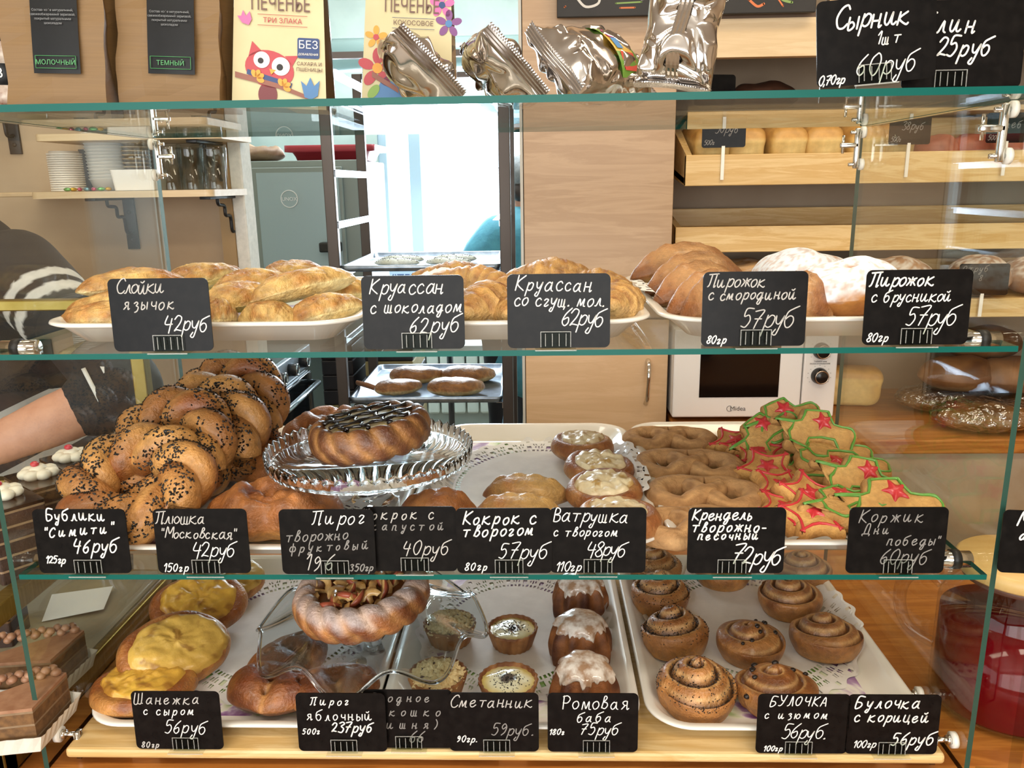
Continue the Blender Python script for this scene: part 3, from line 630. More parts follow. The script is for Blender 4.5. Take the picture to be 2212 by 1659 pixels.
# ------------------------------------------------ pirozhki and the sugar-dusted bun
def pirozhok(seed):
    def mod(p, u, v):
        x = p.x/.065; s = gs(p.y, .007)*(1-x*x*.6)*sst(.5, .8, v)
        z = p.z*(1-.45*abs(x)**2.4)+s*(.004+.0035*abs(math.sin(p.x*150+seed))); return (p.x, p.y*(1-.42*abs(x)**2.6), z)
    def col(p, u, v):
        k = .35+.9*fbm(p, 22, seed)+.35*sst(.3, 1, abs(p.x)/.065); c = mix(C('#c48c54'), C('#8d5226'), k); return mix(C('#dca95f'), c, sst(.18, .42, v))
    t = thing('pirozhok', 'x', 'pie', group='pirozhki on the upper shelf'); bun('crust', .13, .066, .052, .4, mod, col, DG, t, 72, 32, .7, seed, .03); return t
pz = pirozhok(5)
for i, (a, ya, b, yb, r, lab) in enumerate((
  ((1362, 598), 1.14, (1590, 582), 1.20, -8, 'dark glazed pirozhok at the back left, topmost of the leaning row'),
  ((1393, 632), 1.06, (1610, 598), 1.12, -8, 'glazed pirozhok second from the top in the leaning row'),
  ((1412, 652), .99, (1600, 626), 1.06, -6, 'glazed pirozhok third from the top in the leaning row'),
  ((1440, 674), .94, (1630, 650), .99, -4, 'glazed pirozhok fourth down, against the curled lace paper'),
  ((1470, 692), .92, (1620, 682), .94, 0, 'lowest glazed pirozhok at left, in front of the leaning row'),
  ((1660, 668), .96, (1800, 688), .925, 0, 'smooth golden pirozhok with a pointed end between the 57 tags'))):
    lay(pz, a, ya, b, yb, r, lab, .13, i == 0, 1.02)
def sugar_bun(seed):
    def mod(p, u, v):
        k = 1+.10*math.cos(3*u+.6); return (p.x*k, p.y*k, p.z*(1+.10*nz(p, 22, seed))-.006*gs((p.xy-Vector((.015, .01))).length, .010)*sst(.6, .9, v)-.006*gs((p.xy-Vector((-.03, .02))).length, .009)*sst(.6, .9, v))
    def col(p, u, v):
        c = mix(C('#c9853e'), C('#a8622a'), .5+.8*fbm(p, 25, seed)); k = sst(.46, .62, v+.12*fbm(p, 40, seed))*(.55+.45*sst(-.35, .05, fbm(p, 150, seed, 3)))
        for q in ((.015, .01), (-.03, .02), (.03, -.025)): k *= 1-gs((p.xy-Vector(q)).length, .006)
        return mix(c, C('#f6f1e9'), k)
    t = thing('sugar_dusted_bun', 'x', 'bun', group='sugar-dusted buns'); bun('crust', .150, .125, .075, .34, mod, col, SUG, t, 110, 50, .72, seed, .03); return t
sb = sugar_bun(3)
stack(sb, 1728, 618, 1.08, .075, rad(0, 4, 20), 'large bun under thick icing sugar, rising between the 57 tags', .95, True)
stack(sb, 1820, 652, .97, .07, rad(0, 6, 120), 'lower sugar-dusted bun with a bare glossy front by right tag', (.95, .9, .9))
# ------------------------------------------------ seeded braided rings
def simit(seed):
    t = thing('seeded_bread_ring', 'x', 'bread ring', group='seeded braided bread rings'); mb = MB(); n = 150
    for s in (0, 1):
        pts = []
        for i in range(n):
            a = 2*PI*i/n; ph = a*4.5+PI*s; R = .060+.0145*math.cos(ph)+.004*math.sin(2*a+seed); pts.append((R*math.cos(a)*1.12, R*math.sin(a), .026+.0135*math.sin(ph)))
        def col(tt, an, s=s):
            p = (tt*6, an*.3, s+seed); return mix(C('#c88b48'), C('#8a4a1e'), .38+.9*nz(p, 1.6)+.25*math.sin(an))
        # 4.5 turns: the two strands join into one closed rope
        mb.tube(pts, lambda x: .0205*(1+.07*math.sin(x*57)), 22, True, col=col)
    o = mb.build('braided_dough', DG, t, cols=True)
    scatter('sesame_seeds', o, 2300, .0022, SEED, lambda c, nn: max(0, sst(-.2, .5, nn.z+.25*nn.x)*sst(-.22, .12, fbm(c, 26, seed, 2))*(1 if (c-Vector((c.x, c.y, .026))).length > -1 else 0)), t, seed)
    return t
sm = simit(1); sm2 = simit(4)
def ring_at(pro, px, py, Y, rx, ry, rz, label, first=False, scale=1):
    P = onY(px, py, Y); M = Matrix.Rotation(math.radians(rz), 4, 'Z') @ Matrix.Rotation(math.radians(ry), 4, 'Y') @ Matrix.Rotation(math.radians(rx), 4, 'X')
    c = P - (M.to_3x3() @ Vector((0, 0, .026*scale))); return settle(put(pro, c, M.to_euler(), label, scale, first), Z2+FL)
ring_at(sm, 302, 1092, .93, 30, 8, -32, 'seeded braided bread ring nearest the front, standing before the others', True, 1.0)
ring_at(sm2, 372, 1040, 1.01, 42, 10, -30, 'seeded braided bread ring second from the front', True)
ring_at(sm, 440, 985, 1.085, 48, 12, -30, 'seeded braided bread ring third from the front', False, 1.03)
ring_at(sm2, 498, 932, 1.17, 50, 12, -28, 'seeded braided bread ring at the very back, tallest', False, 1.03)
# ------------------------------------------------ folded sweet buns
def plushka(seed):
    def mod(p, u, v):
        a = math.atan2(p.y, p.x); notch = gs(((a+PI/2+PI) % (2*PI))-PI, .35); k = 1-.16*notch+.05*math.cos(2*a)
        x, y = p.x*k, p.y*k; z = p.z; up = sst(.5, .75, v)
        for s in (-1, 1):
            d = abs((y+.012)-s*x*.9)/1.35; z -= up*.010*gs(d, .006)*(1 if s*x > -.005 else .2)
        d2 = abs(math.hypot(x*.8, y+.015)-.032); z += up*.006*gs(d2, .010)-up*.004*gs(abs(d2-.014), .004)
        return (x, y, z)
    def col(p, u, v):
        k = .30+.8*fbm(p, 20, seed)
        for s in (-1, 1):
            if gs(abs((p.y+.012)-s*p.x*.9)/1.35, .006) > .3: k -= .28
        c = mix(C('#b9733a'), C('#6f3312'), k+.25*sst(.5, .9, v)); return mix(C('#d79a4c'), c, sst(.2, .5, v))
    t = thing('folded_bun', 'x', 'bun', group='folded glazed sweet buns'); bun('crust', .155, .125, .062, .4, mod, col, DG, t, 96, 44, .66, seed, .035); return t
pl = plushka(2)
put(pl, at(592, 1100, Z2, .062), rad(0, 0, 8), 'shiny folded sweet bun in front, left of the glass cake stand leg', 1.02, True)
put(pl, at(600, 1000, Z2, .062), rad(0, 0, 170), 'folded sweet bun half hidden under the left of the cake stand', .95)
put(pl, at(706, 915, Z2, .075), rad(0, 0, 40), 'folded sweet bun at the back, behind the cake stand', .95)
# ------------------------------------------------ long glazed pies, cheese buns
def kokrok(seed, c1, c2):
    def mod(p, u, v):
        x = p.x/.059; return (p.x, p.y*(1-.45*abs(x)**2.2)+.006*x*x, p.z*(1-.35*abs(x)**2.5)+.004*gs(p.y-.004, .005)*sst(.6, .85, v)*abs(math.sin(p.x*130)))
    def col(p, u, v):
        k = .3+.8*fbm(p, 20, seed)+.7*sst(.55, 1, abs(p.x)/.059); return mix(C(c1), C(c2), k)
    t = thing('glazed_pie', 'x', 'pie', group='long glazed pies'); bun('crust', .118, .056, .042, .4, mod, col, DG, t, 72, 30, .72, seed, .03); return t
kk = kokrok(3, '#c99a58', '#9a5a2a'); kb = kokrok(8, '#bb7f46', '#8a4a20')
put(kk, at(1138, 1062, Z2, .042), rad(0, 0, -6), 'long glazed pie with pinched brown ends on open lace paper', 1.02, True)
put(kk, at(1122, 1106, Z2, .042), rad(0, 0, -3), 'pale yellow long pie rising behind tag 57', 1.02)
put(kb, at(945, 1105, Z2, .042), rad(0, 0, 10), 'brown glazed pie behind tag 40, right of cake stand leg', (.9, 1.15, 1.1), True)
def cheese_bun(name, seed, L, W, h, c1, c2, cheese, fr, group, chrough=1, cm=CHEESE, off=(0, 0), catn='bun', spread=0):
    ox, oy = off
    def mod(p, u, v):
        d = math.hypot((p.x-ox)/(L/2*fr), (p.y-oy)/(W/2*fr)); return (p.x, p.y, p.z-h*.22*sst(1.25, .75, d)*sst(.5, .7, v))
    def col(p, u, v):
        k = .35+.9*fbm(p, 22, seed)+.35*sst(.45, .65, v); return mix(C(c1), C(c2), k)
    t = thing(name, 'x', catn, group=group); bun('crust', L, W, h, .40, mod, col, DG, t, 72, 36, .66, seed, .03)
    def f(r, a):
        e = fr*(1+.10*nz((math.cos(a), math.sin(a), 0), 2.2, seed)+spread*max(0, math.sin(a+seed))); q = r*e
        x, y = ox+L/2*q*math.cos(a), oy+W/2*q*math.sin(a)
        z = h*(.80+.10*(1-r*r))+.0035*chrough*fbm((x, y, 0), 75, seed, 4)
        if r > .9: z -= (r-.9)*h*1.6
        return (x, y, z)
    V, F, RA = discgrid(1, 16, 72, f); cc = []
    for p, (r, a) in zip(V, RA):
        k = .35+.9*fbm(p, 40, seed); c = mix(C(cheese[0]), C(cheese[1]), k); c = mix(c, C(cheese[2]), sst(.25, .6, fbm(p, 55, seed+9)+.28*sst(.6, 1, r))); cc.append(c)
    mk('cheese_topping', V, F, cm, t, cc); return t
vt = [cheese_bun('cheese_bun', 4, .100, .098, .046, '#c48a50', '#96562a', ('#e8d0a2', '#d3b07c', '#a97a3a'), .70, 'cheese-filled round buns', 1.1),
      cheese_bun('cheese_bun', 7, .100, .098, .046, '#c98f52', '#8a4b22', ('#ecd6a8', '#dcbd8a', '#bd9350'), .76, 'cheese-filled round buns', 1.2)]
put(vt[0], at(1258, 962, Z2, .046), rad(0, 0, 0), 'cheese-filled round bun at the back of its row, smallest filling', .98, True)
put(vt[1], at(1292, 1010, Z2, .046, .006), rad(7, 0, 40), 'cheese-filled round bun second from the back, scorched right rim', .98, True)
put(vt[1], at(1307, 1058, Z2, .046, .004), rad(7, 0, -30), 'cheese-filled round bun third from the back, glossy heaped filling', 1.0)
put(vt[0], at(1336, 1128, Z2, .046), rad(4, 0, 150), 'pale cheese-filled round bun in front behind tag 48', 1.06)
sh = [cheese_bun('cheese_topped_bun', 12, .128, .105, .048, '#cf8f45', '#8e4d1e', ('#dba63c', '#c98f30', '#a87026'), .80, 'yellow cheese-topped oval buns', 1.2, spread=.10),
      cheese_bun('cheese_topped_bun', 15, .130, .100, .046, '#c98743', '#8a4a1c', ('#d9aa4c', '#c89a40', '#a0702a'), .82, 'yellow cheese-topped oval buns', .9, spread=.12)]
put(sh[0], at(288, 1512, Z0, .048), rad(0, 0, 12), 'yellow cheese-topped oval bun nearest the front at lower left', 1.0, True)
put(sh[1], at(374, 1392, Z0, .046, .020), rad(30, 0, 38), 'large yellow cheese-topped oval bun tilted up behind the front one', 1.12, True)
put(sh[0], at(428, 1296, Z0, .048, .020), rad(28, 0, 30), 'yellow cheese-topped oval bun third from the front, leaning', 1.05)
put(sh[1], at(486, 1246, Z0, .046, .012), rad(24, 0, 45), 'yellow cheese-topped bun at the back, mostly hidden', .95)
def holed_bun(seed):
    H = [(-.022, .010), (.002, -.006), (.028, .008), (.040, -.006), (.004, -.026)]
    def mod(p, u, v):
        a = math.atan2(p.y, p.x); k = 1+.05*math.cos(2*a+.5)+.035*math.cos(5*a); z = p.z-.008*gs(p.x-.004, .010)*sst(.35, .7, v)*(1 if p.y < .01 else .3)
        for q in H: z -= .012*gs((p.xy-Vector(q)).length, .0035)*sst(.5, .7, v)
        return (p.x*k, p.y*k, z)
    def col(p, u, v):
        k = .45+.7*fbm(p, 20, seed)+.25*sst(.4, .7, v); c = mix(C('#b5723a'), C('#6f3616'), k)
        for q in H: c = mix(c, C('#3a1c0c'), gs((p.xy-Vector(q)).length, .0035)*sst(.5, .7, v))
        return mix(c, C('#cf9250'), .5*gs(p.x-.006, .004)*sst(.3, .6, v)*(1 if p.y < -.01 else 0))
    t = thing('glazed_bun', 'x', 'bun', group='brown glazed buns with vent holes'); bun('crust', .118, .090, .048, .42, mod, col, DG, t, 110, 50, .64, seed, .03); return t
hb = holed_bun(6)
put(hb, at(578, 1508, Z0, .048), rad(0, 0, -10), 'brown glazed bun with vent holes, in front beside green print', 1.0, True)
put(hb, at(622, 1424, Z0, .048), rad(0, 0, 60), 'brown glazed bun partly under the left of wavy glass stand', .98)
put(hb, at(716, 1492, Z0, .048), rad(0, 0, 20), 'brown glazed bun behind tag 237, seen through wavy glass', .95)
# ------------------------------------------------ pretzels
def pretzel(seed):
    P = smoothpath([(0, .030, 0), (.030, .033, 0), (.056, .016, 0), (.055, -.014, 0), (.028, -.030, 0), (.006, -.010, .003), (-.012, .012, .006), (-.020, .024, .004)], 10)
    Q = smoothpath([(0, .030, 0), (-.030, .033, 0), (-.056, .016, 0), (-.055, -.014, 0), (-.028, -.030, 0), (-.006, -.010, .006), (.012, .012, .003), (.020, .024, .004)], 10)
    t = thing('pretzel', 'x', 'pretzel', group='brown pretzels'); mb = MB()
    for k, pts in enumerate((P, Q)):
        mb.tube([p+Vector((0, 0, .014)) for p in pts], lambda x: .0158*(1-.32*x**3), 20, False, flat=.92, up=(0, 0, 1), col=lambda tt, an: mix(C('#cc985f'), C('#99693c'), .4+.8*nz((tt*5, an, k+seed), 2)))
    for i, v in enumerate(mb.V):
        if v.z < .003: v.z = .003
        mb.V[i] = v+Vector((nz(v, 60, seed), nz(v, 60, seed+1), nz(v, 60, seed+2)))*.0016
    mb.build('dough', CK, t, cols=True); return t
pt = pretzel(1)
put(pt, at(1447, 954, Z2, .028), rad(0, 0, -3), 'brown pretzel at the back of the pretzel row', 1.02, True)
put(pt, at(1487, 1014, Z2, .028, .002), rad(3, 0, -6), 'brown pretzel second from the back', 1.08)
put(pt, at(1523, 1076, Z2, .028, .002), rad(3, 0, -8), 'brown pretzel third from the back', 1.05)
put(pt, at(1502, 1140, Z2, .028), rad(0, 0, 6), 'lighter brown pretzel in front, mostly behind tag 72', .98)
# ------------------------------------------------ iced cookies
ICR, ICG = mat('red_icing', '#c8323a', .35, Coat_Weight=.3), mat('green_icing', '#5f9a3c', .35, Coat_Weight=.3)
def slab(name, outl, h, m, parent, c1, c2, seed, dome=.003):
    o = outl; mb = MB(); n = len(o); L = [(-.0030, 0), (0, h*.25), (0, h*.6), (-.0022, h*.9), (-.006, h)]
    V = []
    for ins, z in L: V += [(x, y, z) for x, y in offset(o, -ins)]
    F = [(k*n+i, k*n+(i+1) % n, (k+1)*n+(i+1) % n, (k+1)*n+i) for k in range(len(L)-1) for i in range(n)]
    F.append(tuple(reversed(range(n)))); F.append(tuple(range((len(L)-1)*n, len(L)*n)))
    bm = bmesh.new(); vs = [bm.verts.new(v) for v in V]
    for f in F: bm.faces.new([vs[i] for i in f])
    bmesh.ops.triangulate(bm, faces=[f for f in bm.faces if len(f.verts) > 4])
    bmesh.ops.subdivide_edges(bm, edges=[e for e in bm.edges if e.calc_length() > .012], cuts=2, use_grid_fill=True)
    bmesh.ops.triangulate(bm, faces=[f for f in bm.faces if len(f.verts) > 4])
    bmesh.ops.recalc_face_normals(bm, faces=bm.faces[:]); bm.verts.index_update()
    V = [v.co+Vector((nz(v.co, 70, seed), nz(v.co, 70, seed+1), .9*nz(v.co, 50, seed+2)))*.0016 for v in bm.verts]; F = [[v.index for v in f.verts] for f in bm.faces]; bm.free()
    cols = [mix(C(c1), C(c2), .4+.9*fbm(v, 30, seed)+.3*(1-v.z/h)) for v in V]
    return mk(name, V, F, m, parent, cols)
def star_outline(R, r, n=5, a0=PI/2, k=4):
    P = []
    for i in range(2*n): a = a0+PI*i/n; q = R if i % 2 == 0 else r; P.append((q*math.cos(a), q*math.sin(a), 0))
    return [(p.x, p.y) for p in smoothpath(P, k, True)]
def icing_star(parent, x, y, z, R, m, seed=0):
    o = star_outline(R, R*.52, 5, PI/2+seed, 4); mb = MB(); n = len(o)
    V = [(x+a, y+b, z-.0006) for a, b in o]+[(x+a*.86, y+b*.86, z+.0016) for a, b in o]+[(x, y, z+.0030)]
    F = [(i, (i+1) % n, n+(i+1) % n, n+i) for i in range(n)]+[(n+i, n+(i+1) % n, 2*n) for i in range(n)]
    mb.add(V, F); return mb.build('icing_star', m, parent)
def star_cookie(seed):
    t = thing('star_cookie', 'x', 'cookie', group='star cookies with red icing'); o = star_outline(.050, .030, 5, PI/2, 5)
    slab('biscuit', o, .021, CK, t, '#d89f55', '#ab7034', seed)
    mb = MB(); q = offset(o, .0075); mb.tube([(x, y, .0212+.0006*nz((x, y, 0), 80, seed)) for x, y in q], lambda s: .0018*(1+.2*math.sin(s*40)), 8, True); mb.build('icing_outline', ICR, t)
    icing_star(t, .002, .001, .0212, .017, ICR, .15); return t
TANK = [(-.066, .010), (-.066, .020), (-.040, .019), (-.026, .020), (-.020, .034), (-.014, .038), (.016, .038), (.024, .034), (.030, .016), (.048, .013), (.058, .008), (.062, -.006), (.056, -.022), (.050, -.034), (.026, -.034), (.021, -.018), (-.010, -.018), (-.016, -.034), (-.040, -.034), (-.046, -.018), (-.048, -.002), (-.042, .007)]
def tank_cookie(seed):
    t = thing('tank_cookie', 'x', 'cookie', group='tank cookies with green icing')
    o = [(p.x, p.y) for p in smoothpath([(x, y, 0) for x, y in reversed(TANK)], 2, True)][::-1]
    if sum(o[i-1][0]*o[i][1]-o[i][0]*o[i-1][1] for i in range(len(o))) < 0: o = o[::-1]
    slab('biscuit', o, .0185, CK, t, '#d9a45c', '#ad7438', seed)
    mb = MB(); q = offset(o, .0052); mb.tube([(x, y, .0188) for x, y in q], lambda s: .0019*(1+.2*math.sin(s*50)), 8, True); mb.build('icing_outline', ICG, t)
    icing_star(t, .010, .016, .0187, .0165, ICR, .2); return t
st, tk = star_cookie(1), tank_cookie(2)
ABC = [Vector((0, 0, 0))]
def cookie(pro, px, py, Y, rx, ry, rz, label, first=False, scale=1):
    P = onY(px, py, Y); M = Matrix.Rotation(math.radians(ry), 4, 'Y') @ Matrix.Rotation(math.radians(rx), 4, 'X') @ Matrix.Rotation(math.radians(rz), 4, 'Z')
    c = P-(M.to_3x3() @ Vector((0, 0, .018*scale))); return settle(put(pro, c, M.to_euler(), label, scale, first), Z2+FL)
for i, (px, py, Y, rx, ry, rz, lab) in enumerate((
  (1588, 956, 1.185, 16, -8, 20, 'red-iced star cookie at the back of the star row'),
  (1640, 975, 1.13, 14, -4, 60, 'red-iced star cookie behind, tucked under the tank pile'),
  (1655, 1018, 1.06, 22, -6, 15, 'red-iced star cookie in the middle of the star row'),
  (1692, 1052, .99, 16, 10, 50, 'red-iced star cookie lying under its right-hand neighbour'),
  (1748, 1088, .955, 26, 12, 8, 'tilted red-iced star cookie with a small centre star'),
  (1700, 1112, .935, 10, 6, 35, 'red-iced star cookie half covered, above the tag reading 72'),
  (1752, 1138, .912, 20, 0, 4, 'red-iced star cookie nearest the front, between the two tags'),
  (1612, 968, 1.165, 8, 0, 75, 'red-iced star cookie lowest at the back beside the pretzels'))):
    cookie(st, px, py, Y, rx, ry, rz, lab, i == 0, .93)
for i, (px, py, Y, rx, ry, rz, lab) in enumerate((
  (1694, 905, 1.165, 46, -8, 18, 'green-iced tank cookie at the very top of the pile'),
  (1655, 935, 1.150, 40, -10, 30, 'green-iced tank cookie leaning left just under the top one'),
  (1765, 930, 1.120, 52, 2, -3, 'green-iced tank cookie facing front, second layer from the top'),
  (1800, 966, 1.105, 12, 6, 4, 'green-iced tank cookie lying flat on the right of the pile'),
  (1700, 975, 1.125, 18, -10, 30, 'green-iced tank cookie deep in the left of the pile'),
  (1790, 1002, 1.075, 14, 16, -20, 'green-iced tank cookie low in the middle of the pile'),
  (1838, 1003, 1.105, 10, 8, 8, 'green-iced tank cookie at the back right, barrel poking out'),
  (1745, 1018, 1.06, 14, -8, -14, 'green-iced tank cookie at the foot of the pile beside the stars'),
  (1862, 1036, .985, 46, 4, -8, 'green-iced tank cookie with rounded turret, above the front one'),
  (1928, 1088, .925, 34, 4, 8, 'large green-iced tank cookie nearest the front at right'),
  (1830, 1080, .93, 8, 4, 30, 'green-iced tank cookie hidden behind the rubbed tag'),
  (1850, 1128, .915, 8, 0, -20, 'green-iced tank cookie lowest at the front behind the rubbed tag'))):
    cookie(tk, px, py, Y, rx, ry, rz, lab, i == 0, .93 if i != 9 else 1.06)
# ------------------------------------------------ small tarts and rum babas
CRST = dough('tart_crust', .6, .2, 80, .5, .0015)
def tart(kind, seed):
    t = thing('crumble_tart' if kind else 'sour_cream_tart', 'x', 'tart', group='crumble tarts' if kind else 'sour cream tarts'); R, h = .036, .028; mb = MB()
    mb.lathe([(0, .001), (R*.74, 0), (R*.78, .002), (R*.97, h*.85), (R*1.0, h), (R*.95, h*1.03), (R*.90, h*.98), (R*.88, h*.82), (R*.6, h*.8)], 96, lobes=lambda a: 1+.022*math.cos(22*a)+.012*nz((math.cos(a), math.sin(a), seed), 4))
    mb.C = [mix(C('#b98048'), C('#7c4720'), .4+.9*fbm(v, 45, seed)+.5*sst(.6, 1, v.z/h)) for v in mb.V]; mb.build('fluted_crust', CRST, t, cols=True)
    V, F, RA = discgrid(1, 16, 48, lambda r, a: (R*.92*r*math.cos(a), R*.92*r*math.sin(a), h*.86+.0035*(1-r*r)*(2.6 if kind else 1)+.0012*fbm((r*math.cos(a), r*math.sin(a), 0), 3, seed)))
    if kind:
        cc = [mix(C('#d9c08a'), C('#b5894e'), .4+fbm(p, 90, seed)) for p in V]; o = mk('filling', V, F, CRST, t, cc)
        scatter('crumble', o, 190, .0052, noisy('pale_crumble', '#e6d6a8', '#cdb27c', .8, 200), lambda c, n: 1, t, seed, .7)
        scatter('berry_bits', o, 16, .0036, mat('dark_cherry', '#2c1018', .35), lambda c, n: 1, t, seed+1, .6)
    else:
        cc = []
        for p, (r, a) in zip(V, RA):
            d = math.hypot(p.x-.002, p.y+.001)+.005*nz(p, 110, seed); c = mix(C('#efe6bd'), C('#d7ba66'), sst(.45, 1, r)+.4*nz(p, 70, seed)); cc.append(mix(c, C('#5d5148'), sst(.0125, .0085, d)))
        o = mk('cream_filling', V, F, dough('glossy_cream', .16, .06, 60, .1, .001, .6), t, cc)
        scatter('poppy_seeds', o, 150, .0011, SEED, lambda c, n: gs((c.xy-Vector((-.004, .001))).length, .014), t, seed, .7)
    return t
ta, tb = tart(1, 3), tart(0, 5)
put(ta, at(972, 1362, Z0, .032), rad(0, 0, 0), 'crumble tart under the right edge of the wavy glass stand', 1.05, True)
put(ta, at(946, 1474, Z0, .032), rad(0, 0, 70), 'crumble tart in front, right behind tag 66', 1.06)
put(tb, at(1107, 1372, Z0, .03), rad(0, 0, 0), 'sour cream tart standing alone mid tray with dark centre', 1.0, True)
put(tb, at(1098, 1488, Z0, .03), rad(0, 0, 130), 'sour cream tart in front behind the tag of 59', 1.06)
def baba(seed):
    R, h = .044, .062; prof = lambda v: (1-.46*v**2.2)
    def pos(u, v):
        if v < .12: k = v/.12; r = R*.86*k; z = 0
        elif v < .72: k = (v-.12)/.6; r = R*(.90+.12*math.sin(k*PI*.55)-.30*k*k); z = h*.80*k
        else: k = (v-.72)/.28; r = R*.715*math.cos(k*PI/2)**.8; z = h*(.80+.20*math.sin(k*PI/2))
        f = 1+.085*math.cos(9*u)*(sst(0, .15, v)*(1-sst(.66, .9, v))); p = Vector((r*f*math.cos(u), r*f*math.sin(u), z)); return p*(1+.02*nz(p, 60, seed))
    V, F, UV = shell(pos, 108, 40); t = thing('rum_baba', 'x', 'rum baba', group='glazed rum babas')
    mk('fluted_cake', V, F, DM, t, [mix(C('#9a5c2c'), C('#57290f'), .42+.9*fbm(p, 40, seed)+.2*math.cos(9*u)) for p, (u, v) in zip(V, UV)])
    nu, nv = 108, 22; G_V, G_F = [], []
    for j in range(nv+1):
        for i in range(nu):
            u = 2*PI*i/nu; edge = .70+.13*nz((math.cos(u)*1.5, math.sin(u)*1.5, 0), 1.4, seed)-.16*max(0, nz((math.cos(u)*3, math.sin(u)*3, 3), 2.2, seed)); v = 1-(1-edge)*(j/nv)
            p = Vector(pos(u, v if v < 1 else .9999)); n = Vector((math.cos(u)*(1-sst(.72, 1, v)), math.sin(u)*(1-sst(.72, 1, v)), .3+sst(.68, .95, v))).normalized(); G_V.append(p+n*(.0016+.0010*nz(p, 80, seed)-(.0019 if j == nv else 0)))
    for j in range(nv):
        for i in range(nu): k = (i+1) % nu; G_F.append((j*nu+i, (j+1)*nu+i, (j+1)*nu+k, j*nu+k))
    m = noisy('sugar_glaze', '#a58468', '#e6e0d8', .16, 60, lo=.40, hi=.62, Coat_Weight=.4, bmp=.2)
    mk('white_glaze', G_V, G_F, m, t); return t
bb = baba(2); bb2 = baba(9)
put(bb, at(1253, 1282, Z0, .062), rad(0, 0, 0), 'white-glazed rum baba at the back of its row of three', 1.0, True)
put(bb2, at(1254, 1376, Z0, .062), rad(0, 0, 50), 'white-glazed rum baba in the middle of its row of three', 1.02, True)
put(bb, at(1262, 1474, Z0, .062), rad(0, 0, 110), 'white-glazed rum baba nearest the front, behind tag 75', 1.02)
# ------------------------------------------------ spiral rolls
def roll(label_kind, seed, turns=2.6, R=.047, h=.062, hs=.50, cone=1.0, c=('#b27439', '#7b431a'), fill='#3a2010', seeds=0, raisins=0, gw=.12, gd=.0062):
    def R_(u): return R*(.95+.09*(u/(2*PI))) if u < 2*PI*.97 else R*(1.04-.09*((u/(2*PI)-.97)/.03))
    def ph(r, u): return (r/R*turns+u/(2*PI)) % 1
    def pos(u, v):
        Ru = R_(u % (2*PI))
        if v < .10: k = v/.10; p = Vector((Ru*.84*k*math.cos(u), Ru*.84*k*math.sin(u), 0))
        elif v < .34:
            k = (v-.10)/.24; r = Ru*(.84+.17*math.sin(k*PI*.62)); p = Vector((r*math.cos(u), r*math.sin(u), h*hs*k))
        else:
            k = (v-.34)/.66; q = 1-k; r = Ru*q*(.84+.17*math.sin(PI*.62)) ; z = h*hs+h*(1-hs)*(1-q**1.25)*cone
            g = gs(ph(q*R, u)-.5, gw)*sst(0, .10, q)*(1-sst(.90, 1.0, q)*.7); z -= gd*g; z += .0016*math.cos((ph(q*R, u)-.0)*2*PI); p = Vector((r*math.cos(u), r*math.sin(u), z))
        return p*(1+.018*nz(p, 40, seed))
    V, F, UV = shell(pos, 120, 66); cc = []
    for p, (u, v) in zip(V, UV):
        k = .40+.85*fbm(p, 24, seed)+.15*sst(.3, .6, v); q = mix(C(c[0]), C(c[1]), k)
        if v > .34:
            w_ = ph((1-(v-.34)/.66)*R, u); q = mix(q, C('#d8a868'), .55*(gs(w_-.5-gw*1.9, gw*.8)+gs(w_-.5+gw*1.9, gw*.8))*sst(1, .9, v)*sst(.34, .42, v)); q = mix(q, C(fill), 1.0*gs(w_-.5, gw*1.0)*sst(1, .93, v)*(.85+.4*nz(p, 90, seed)))
        else: q = mix(C('#c78a46'), q, sst(.05, .3, v))
        cc.append(q)
    t = thing('spiral_roll', 'x', 'roll', group=label_kind); o = mk('spiral_dough', V, F, DG, t, cc)
    def mask(cn, nn):
        if cn.z < h*hs*.8: return 0
        q = math.hypot(cn.x, cn.y); return max(0, gs(ph(q, math.atan2(cn.y, cn.x) % (2*PI))-.5, .24)+.06)
    if seeds: scatter('poppy_seeds', o, seeds, .0012, SEED, mask, t, seed, .7)
    if raisins:
        rnd = random.Random(seed); tops = [p for p, (u, v) in zip(V, UV) if .25 < v < .92 and p.y < .02]
        for i in range(raisins):
            p = rnd.choice(tops); s = rnd.uniform(.0032, .0046); X, Y_, _ = shell(lambda u, v: (p.x+s*math.cos(u)*math.sin(PI*v), p.y+s*math.sin(u)*math.sin(PI*v)*.8, p.z+.0008-s*.7*math.cos(PI*v)), 10, 6); mk('raisin', X, Y_, RAISIN, t)
    return t
rp = roll('poppy seed rolls', 2, 2.4, seeds=520, fill='#2a1a10', cone=1.0, h=.068)
rr_ = roll('raisin rolls', 5, 1.9, raisins=9, fill='#6a3a18', gw=.09, gd=.004, h=.056, cone=.8)
rc = roll('cinnamon rolls', 8, 2.7, fill='#5a3018', h=.056, cone=.95)
put(rp, at(1460, 1358, Z0, .066), rad(-8, 0, 30), 'poppy seed spiral roll, second from the front at the tray left', .98, True)
put(rp, at(1508, 1482, Z0, .070), rad(-4, 0, 200), 'tall poppy seed spiral roll nearest the front', 1.03)
put(rp, at(1428, 1272, Z0, .066), rad(0, 0, 300), 'poppy seed spiral roll third from the front, cut off by shelf edge', .95)
put(rr_, at(1620, 1374, Z0, .058), rad(0, 0, 60), 'dark raisin bun in the middle of the roll tray', .98, True)
put(rr_, at(1688, 1496, Z0, .058), rad(6, 0, 190), 'golden raisin bun in front behind the capital-lettered tag', 1.06)
put(rc, at(1784, 1366, Z0, .056), rad(-6, 0, 10), 'cinnamon spiral roll at the right of the tray on wide lace', 1.02, True)
put(rc, at(1706, 1282, Z0, .056), rad(0, 0, 140), 'cinnamon spiral roll behind, just below the glass shelf edge', 1.02)
